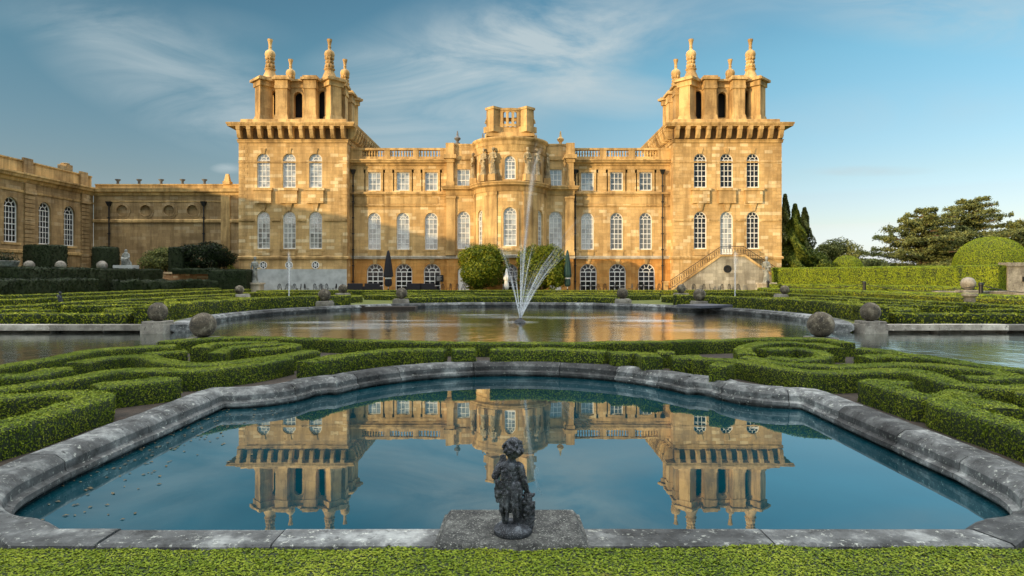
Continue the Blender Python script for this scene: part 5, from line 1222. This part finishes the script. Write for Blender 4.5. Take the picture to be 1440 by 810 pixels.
# the putto by the pool: a child seen from behind, one hand raised, the other on a tree stump, a cloth about the hips
put = [((-.040,.0,.065),.024,(-.044,.03,.062),.018), ((.038,.0,.065),.024,(.046,.035,.062),.018),
       ((-.040,.0,.08),.025,(-.046,-.004,.175),.034), ((-.046,-.004,.175),.034,(-.036,.0,.285),.050), ((.038,.0,.08),.025,(.040,.006,.175),.034), ((.040,.006,.175),.034,(.034,.0,.285),.050),
       ((-.03,-.012,.285),.056,(.03,-.012,.285),.056), ((.0,.0,.30),.062,(.0,.006,.38),.058), ((.0,.006,.38),.060,(-.005,.004,.455),.056), ((-.055,.0,.462),.034,(.050,.0,.462),.034), ((-.003,.0,.47),.034,(.004,.006,.51),.030),
       # head turned to the right
       ((.014,.01,.575),.064,(.018,.014,.59),.064), ((.040,.030,.558),.040,(.044,.034,.552),.036), ((.078,.044,.566),.012,(.084,.046,.558),.009), ((.066,.05,.545),.018,(.068,.052,.54),.016), ((.0,-.055,.565),.013,(.002,-.05,.55),.010),
       # left arm out and folded up to the chest
       ((-.068,.0,.458),.031,(-.112,-.006,.395),.026), ((-.112,-.006,.395),.026,(-.090,.055,.450),.020), ((-.090,.055,.450),.019,(-.066,.070,.478),.016),
       # right arm down to the stump
       ((.064,.0,.452),.031,(.088,-.004,.365),.025), ((.088,-.004,.365),.025,(.112,.012,.282),.018), ((.112,.012,.282),.018,(.120,.018,.262),.016),
       # cloth hanging to the knees behind
       ((-.045,-.015,.30),.034,(-.052,-.022,.19),.026), ((.0,-.028,.30),.034,(-.01,-.036,.17),.022), ((.040,-.015,.30),.034,(.046,-.020,.20),.024), ((-.072,-.02,.34),.030,(-.086,-.03,.24),.022),
       # stump with leaves
       ((.110,.02,.05),.052,(.112,.02,.14),.040), ((.112,.02,.14),.040,(.118,.02,.25),.032), ((.070,.01,.07),.03,(.10,.02,.12),.025)]
hand = ((-.066,.072,.482), (.120,.02,.262))
for i, (hx, hy, hz) in enumerate(hand):
    for k in range(4):
        if i == 0: put.append(((hx-.012+k*.011, hy+.004, hz+.006),.0065,(hx-.008+k*.012, hy+.012, hz+.034+.004*(k in (1, 2))),.0048))
        else: put.append(((hx-.012+k*.010, hy+.006, hz-.004),.0065,(hx-.012+k*.012, hy+.032, hz-.022-.003*(k in (1, 2))),.0048))
    put.append(((hx+(.02 if i == 0 else -.016), hy-.004, hz-.004),.007,(hx+(.034 if i == 0 else -.028), hy+.008, hz+.010),.005))
rr = random.Random(5)
for k in range(60):    # curls
    a = rr.uniform(0, 2*PI); b = rr.uniform(-.25, 1.5); c = Vector((.012, .004, .585)); d = Vector((math.cos(a)*math.cos(b), math.sin(a)*math.cos(b), math.sin(b)))
    if d.y > .55 and d.z < .35: continue
    p = c+d*.064; r = rr.uniform(.011, .018); put.append((tuple(p), r, tuple(p+Vector((rr.uniform(-.01,.01), rr.uniform(-.01,.01), -.006))), r*.8))
for k in range(26):    # hanging folds of the cloth from shoulder and hips
    a = rr.uniform(0, 2*PI); x, y = .062*math.cos(a), .058*math.sin(a)-.01; z0 = rr.uniform(.30, .36)
    put.append(((x*.95, y, z0),.015,(x*1.18+rr.uniform(-.014,.014), y*1.25-.006, z0-rr.uniform(.09,.19)),.010))
for k in range(9):
    t = k/8; put.append(((-.06+.115*t, -.052, .44-.12*t+.02*math.sin(k*2)),.014,(-.058+.10*t, -.060, .37-.09*t),.011))
for k in range(12): put.append(((-.085+rr.uniform(-.02,.02), -.03+rr.uniform(-.02,.02), .33+rr.uniform(-.05,.04)),.020,(-.092+rr.uniform(-.015,.015), -.034, .27+rr.uniform(-.03,.03)),.014))
for k in range(40):
    a = rr.uniform(0, 2*PI); z = rr.uniform(.06, .27); put.append(((.112+.042*math.cos(a), .02+.042*math.sin(a), z),.011,(.112+.054*math.cos(a), .02+.054*math.sin(a), z+.012),.006))
pm = figure('putto', put, .0042, .012, .018, 1)
pt = empty('putto_statue', (-.005, 4.02, .388), 'weathered dark lead child statue on its plinth, seen from behind at the near pool edge', 'statue')
link('figure', pm, M['bronze'], pt); pt.scale = (.9, .9, .9)
bb = MB(); bb.lathe([(.128,0),(.134,.008),(.134,.030),(.128,.038),(.118,.042),(.108,.058),(.09,.066),(.02,.070),(0,.070)], .012, .005, 40)
bb.v = [(x, y, z+(.012*noise.noise((x*22, y*22, z*9)) if z > .03 else 0)) for x, y, z in bb.v]
bb.build('base', M['bronze'], pt, smooth=.8)
pb = MB(); zt_ = .388
pb.hexa([(-.49,3.80,.0),(.49,3.80,.0),(.47,4.47,.0),(-.47,4.47,.0),(-.49,3.80,zt_-.05),(.49,3.80,zt_-.05),(.47,4.47,zt_-.05),(-.47,4.47,zt_-.05)])
pb.hexa([(-.475,3.815,zt_-.05),(.475,3.815,zt_-.05),(.455,4.455,zt_-.05),(-.455,4.455,zt_-.05),(-.44,3.85,zt_),(.44,3.85,zt_),(.42,4.42,zt_),(-.42,4.42,zt_)])
tag(pb.build('statue_plinth', M['lichen'], None, (0, 0, 0), bev=.012), 'broad lichen-covered stone plinth carrying the dark child statue', 'plinth')
# second small putto far in the shaded parterre
pt2 = copy_tree(pt); pt2.location = (-23.6, 33.4, .5); pt2.scale = (1.05,)*3; pt2.rotation_euler = (0, 0, 1.2); tag(pt2, 'small distant child statue on a grey slab in the shaded parterre', 'statue')
mb = MB(); mb.box(-1.5, 1.5, -.8, .8, .1, .5); tag(mb.build('stone_slab', M['coping_pale'], None, (-23.6, 33.4, 0), bev=.03), 'grey slab carrying the small distant child statue', 'slab')
# urn planter at the shaded terrace steps
ur = empty('urn_planter', (-37.6, 47.5, 0), 'stone urn with a dark spiky plant on the terrace pier', 'planter')
mb = MB(); mb.lathe([(.35,1.9),(.35,2.0),(.2,2.1),(.25,2.3),(.7,2.6),(.85,3.0),(.9,3.1),(.85,3.12),(.5,3.0)], 0, 0, 20); mb.build('urn', M['statue_white'], ur, smooth=.8)
n = 700; d = RNG.normal(size=(n, 3)); d /= np.linalg.norm(d, axis=1, keepdims=True); d[:, 2] = abs(d[:, 2]); link('plant', foliage_mesh('plant', [], [], leaf_quads(np.array([0,0,3.0])+d*RNG.random((n,1))*.9, d, .25, .8, .2)), M['hedge_dark'], ur)
mb = MB()
for k in range(6): mb.box(-1.6, 1.6-.0, -1.2-k*.3, 1.0, .2+1.7-(k+1)*.28, .2+1.7-k*.28)
tag(mb.build('terrace_steps', M['statue_white'], None, (-37.6, 47.5, 0)), 'grey stone terrace steps under the urn', 'steps')

# ================================================================== parasols, seats
def parasol(label, x, y, H, r, mat, band=True):
    o = empty('closed_parasol', (x, y, GZ), label, 'parasol', 'closed parasols on the terrace')
    mb = MB(); mb.lathe([(.04,0),(.04,H),(0,H+.05)], 0, 0, 10); mb.build('pole', M['frame'], o)
    mb = MB(); mb.lathe([(.35,0),(.35,.08),(.1,.12),(.08,.5),(.04,.52)], 0, 0, 16); mb.build('base', M['iron'], o)
    mb = MB(); b = H*.16
    mb.lathe([(.05,b),(r*.62,b+.08),(r*.78,b+.3),(r*.74,b+.6),(r*.62,b+.85),(r*.7,b+.95),(r,b+1.05),(r*.95,b+1.35),(r*.72,b+(H-b)*.62),(r*.45,b+(H-b)*.85),(r*.22,H-.02),(0,H+.08)], 0, 0, 22, .16)
    mb.build('canopy', M[mat], o, smooth=.9)
    if band: mb = MB(); mb.lathe([(r*.66,b+.8),(r*.68,b+.84),(r*.68,b+.92),(r*.64,b+.96)], 0, 0, 18); mb.build('strap', M['white_cloth'], o)
parasol('tall closed black parasol on the terrace before the shaded wing', -12.6, 65.2, 4.35, .5, 'black_cloth')
parasol('tall closed dark green parasol beside the round tree', 5.6, 64.6, 4.35, .43, 'green_cloth')
parasol('short closed white parasol between the two round trees', -.55, 64.2, 2.5, .32, 'white_cloth', False)
def chair_proto(label, group):
    o = empty('garden_chair', (0,0,0), label, 'chair', group); mb = MB()
    mb.lathe([(.01,.44),(.22,.44),(.23,.46),(.01,.47)], 0, 0, 12); mb.build('seat', M['iron'], o)
    for k, (sx_, sy_) in enumerate(((-1,-1),(1,-1),(-1,1),(1,1))):
        mb = MB(); mb.tube([(sx_*.16, sy_*.16, .45), (sx_*.21, sy_*.21, 0)], .026, 6); mb.build('leg', M['iron'], o)
    mb = MB(); mb.tube([(.2*math.cos(PI*k/8), .19+.03*math.sin(PI*k/8), .45+.48*math.sin(PI*k/8)) for k in range(9)], .028, 6)
    for k in (3, 4, 5): mb.tube([(.2*math.cos(PI*k/8), .19, .46), (.2*math.cos(PI*k/8), .22, .45+.46*math.sin(PI*k/8))], .02, 4)
    mb.build('backrest', M['iron'], o); return o
def row(label, group, spots):
    p = chair_proto(label, group)
    for i, (x, y, rz) in enumerate(spots):
        o = p if i == 0 else copy_tree(p); o.location = (x, y, GZ+.02); o.rotation_euler = (0, 0, rz)
rr = random.Random(3)
row('black metal garden chair in the row along the pale rendered base', 'chairs along the pale rendered base', [(-25.0+k*.72, 69.2+rr.uniform(-.6,.6), rr.uniform(0, 6.2)) for k in range(10)])
row('black metal garden chair on the terrace before the sunlit wing', 'chairs before the sunlit wing', [(7.6+k*.86, 69.4+rr.uniform(-1.2,.9), rr.uniform(0, 6.2)) for k in range(12)])
row('black metal garden chair before the white door and notice board', 'chairs before the notice board', [(-8.3+k*.75, 69.2+rr.uniform(-.7,.7), rr.uniform(0, 6.2)) for k in range(5)])
row('black metal garden chair at the foot of the stone staircase', 'chairs at the staircase foot', [(18.4+k*.95, 68.0+rr.uniform(-.4,.2), rr.uniform(0, 6.2)) for k in range(7)])
def table_proto(label, group):
    o = empty('garden_table', (0,0,0), label, 'table', group)
    mb = MB(); mb.lathe([(.01,.71),(.36,.71),(.37,.735),(.01,.74)], 0, 0, 18); mb.build('tabletop', M['iron'], o)
    mb = MB(); mb.lathe([(.03,.02),(.03,.71)], 0, 0, 8); mb.build('leg', M['iron'], o)
    mb = MB(); mb.lathe([(.24,0),(.24,.03),(.05,.06)], 0, 0, 14); mb.build('base', M['iron'], o); return o
for lab, grp, sp in (('small round black table before the sunlit wing', 'tables before the sunlit wing', [(8.7,68.6),(11.4,68.8),(14.2,68.5),(16.8,68.8)]), ('small round black table along the pale rendered base', 'tables along the pale rendered base', [(-23.6,68.4),(-20.4,68.5)])):
    p = table_proto(lab, grp)
    for i, (x, y) in enumerate(sp): o = p if i == 0 else copy_tree(p); o.location = (x, y, GZ+.02)
def sofa(label, x, y):
    o = empty('outdoor_sofa', (x, y, GZ+.02), label, 'sofa', 'black outdoor sofas before the shaded wing')
    mb = MB(); mb.box(-.72,.72,-.4,.4,.12,.42); mb.build('seat', M['black_cloth'], o, bev=.06)
    mb = MB(); mb.box(-.8,.8,-.42,-.2,.12,1.0); mb.build('backrest', M['black_cloth'], o, bev=.07)
    for s in (-1, 1): mb = MB(); mb.box(s*.8-.09,s*.8+.09,-.4,.4,.1,.68); mb.build('armrest', M['black_cloth'], o, bev=.05)
for x, lab in ((-16.4, 'black outdoor sofa closest to the half-shaded tower'), (-14.6, 'black outdoor sofa beside the black parasol on the tower side'), (-10.2, 'black outdoor sofa on the other side of the black parasol'), (-8.85, 'black outdoor sofa next to the notice board')): sofa(lab, x, 67.2)

# ================================================================== fountains
def jet(parent, name, p0, vx, vy, vz, T_, r0, r1, mat, strands=7, spread=.05, fade=.9, seed=0):
    rr = random.Random(seed); mb = MB(); g = 9.8
    for s in range(strands):
        jx, jy, jz = rr.gauss(0, spread), rr.gauss(0, spread), rr.uniform(.9, 1.0); n = 22; pts = []; rad = []; tn = []
        for k in range(n+1):
            t = T_*k/n; pts.append((p0[0]+(vx+jx)*t, p0[1]+(vy+jy)*t, p0[2]+vz*jz*t-.5*g*t*t)); f = k/n
            rad.append((r0+(r1-r0)*f)*(.75+.5*noise.noise((s*3+seed, t*9, 0)))); tn.append(max(0, (1-f*fade)))
        b = len(mb.v); mb.tube(pts, rad, 5)
        for k in range(n+1):
            for q in range(5): mb.t[b+k*5+q] = tn[k]
    return mb.build(name, M[mat], parent, recalc=False)
ft = empty('fountain', (.35, 27.6, 0), 'tall fan of fine white fountain jets rising from the middle of the round pool', 'fountain')
mb = MB(); mb.lathe([(.28,-.2),(.25,.06),(.12,.14),(.05,.18),(0,.19)], 0, 0, 16); mb.build('nozzle', M['iron'], ft)
O3 = (0, 0, .1)
jet(ft, 'water_jet', O3, .66, .3, 12.4, 1.20, .03, .10, 'mist', 16, .12, .55, 1)
jet(ft, 'water_jet', O3, .16, 0, 9.3, .62, .012, .02, 'spray', 12, .09, .97, 2)
jet(ft, 'water_jet', O3, -1.35, .2, 7.8, .36, .012, .02, 'spray', 9, .08, .97, 3)
jet(ft, 'water_jet', O3, -1.6, .2, 9.0, .75, .02, .07, 'mist', 12, .16, .9, 4)
for k, (vx, vz, T_) in enumerate(((1.5,7.6,.46),(1.95,7.6,.52),(2.35,8.0,.56),(2.8,8.2,.60),(3.3,8.4,.62),(3.9,8.6,.60))):
    jet(ft, 'water_jet', O3, vx, .1*k-.2, vz, T_, .012, .018, 'spray', 6, .13, .98, 30+k)
jet(ft, 'water_jet', O3, 4.0, .2, 10.2, .95, .02, .07, 'mist', 10, .2, .95, 8)
jet(ft, 'water_jet', O3, 1.0, .6, 8.8, .62, .011, .02, 'spray', 8, .10, .97, 9)
jet(ft, 'water_jet', O3, -.55, -.3, 7.2, .5, .011, .02, 'spray', 6, .10, .97, 10)
mb = MB(); mb.v = [(0,0,.06)]+[(.9*math.cos(2*PI*q/24), .6*math.sin(2*PI*q/24), .012) for q in range(24)]; mb.t = [.9]+[0.0]*24; mb.f = [(0, q+1, (q+1) % 24+1) for q in range(24)]; mb.build('splash', M['foam'], ft, recalc=False)
rr = random.Random(9)
for k in range(14):     # foam where the falling spray breaks the water
    a = rr.uniform(0, 2*PI); r = rr.uniform(3, 8.5); mb = MB(); mb.tone = rr.uniform(.5, .9); w, h = rr.uniform(1.2, 3.4), rr.uniform(.5, 1.1)
    c = (r*math.cos(a)*1.1, r*math.sin(a)*.8); pts = [(c[0]+w*math.cos(2*PI*q/18)*(1+.3*math.sin(3*q+k)), c[1]+h*math.sin(2*PI*q/18), .012+.002*k) for q in range(18)]
    mb.v = [(c[0], c[1], .013+.002*k)]+pts; mb.t = [.9*mb.tone]+[0.0]*18; mb.f = [(0, q+1, (q+1) % 18+1) for q in range(18)]
    mb.build('foam', M['foam'], ft, recalc=False)
for sgn, lab in ((-1, 'single white water jet before the half-shaded tower'), (1, 'single white water jet before the staircase')):
    f2 = empty('fountain_jet', (sgn*16.9, 48.5, 0), lab, 'fountain', 'single basin jets')
    mb = MB(); mb.lathe([(.16,.1),(.14,.3),(.05,.38),(0,.4)], 0, 0, 12); mb.build('nozzle', M['iron'], f2)
    jet(f2, 'water_jet', (0,0,.3), .0, .0, 8.6, .80, .03, .04, 'spray', 7, .05, .75, 20+sgn)
    jet(f2, 'water_jet', (0,0,.3), .05, .0, 8.4, 1.25, .05, .16, 'mist', 9, .10, .4, 40+sgn)
    mb = MB(); mb.tone = .8; mb.lathe([(.0,.30),(.5,.29),(1.0,.265),(1.6,.25),(1.7,.245)], 0, 0, 24); mb.build('splash', M['spray'], f2, recalc=False)
# churned pale patches where the spray falls
for k in range(0): pass
n = 160; P_ = np.stack([-4.3+np.abs(RNG.normal(size=n))*.55, 5.2+RNG.random(n)*4.4, np.full(n, .004)], 1)
P_ = P_[(P_[:, 0] < -1.5)]
me = foliage_mesh('litter', [], [], leaf_quads(P_, np.tile([0,0,1.0], (len(P_),1)), .045, .05)); tag(link('floating_leaves', me, M['leaf_litter']), 'dead leaves floating along the shaded edge of the reflecting pool', 'leaves', kind='stuff')
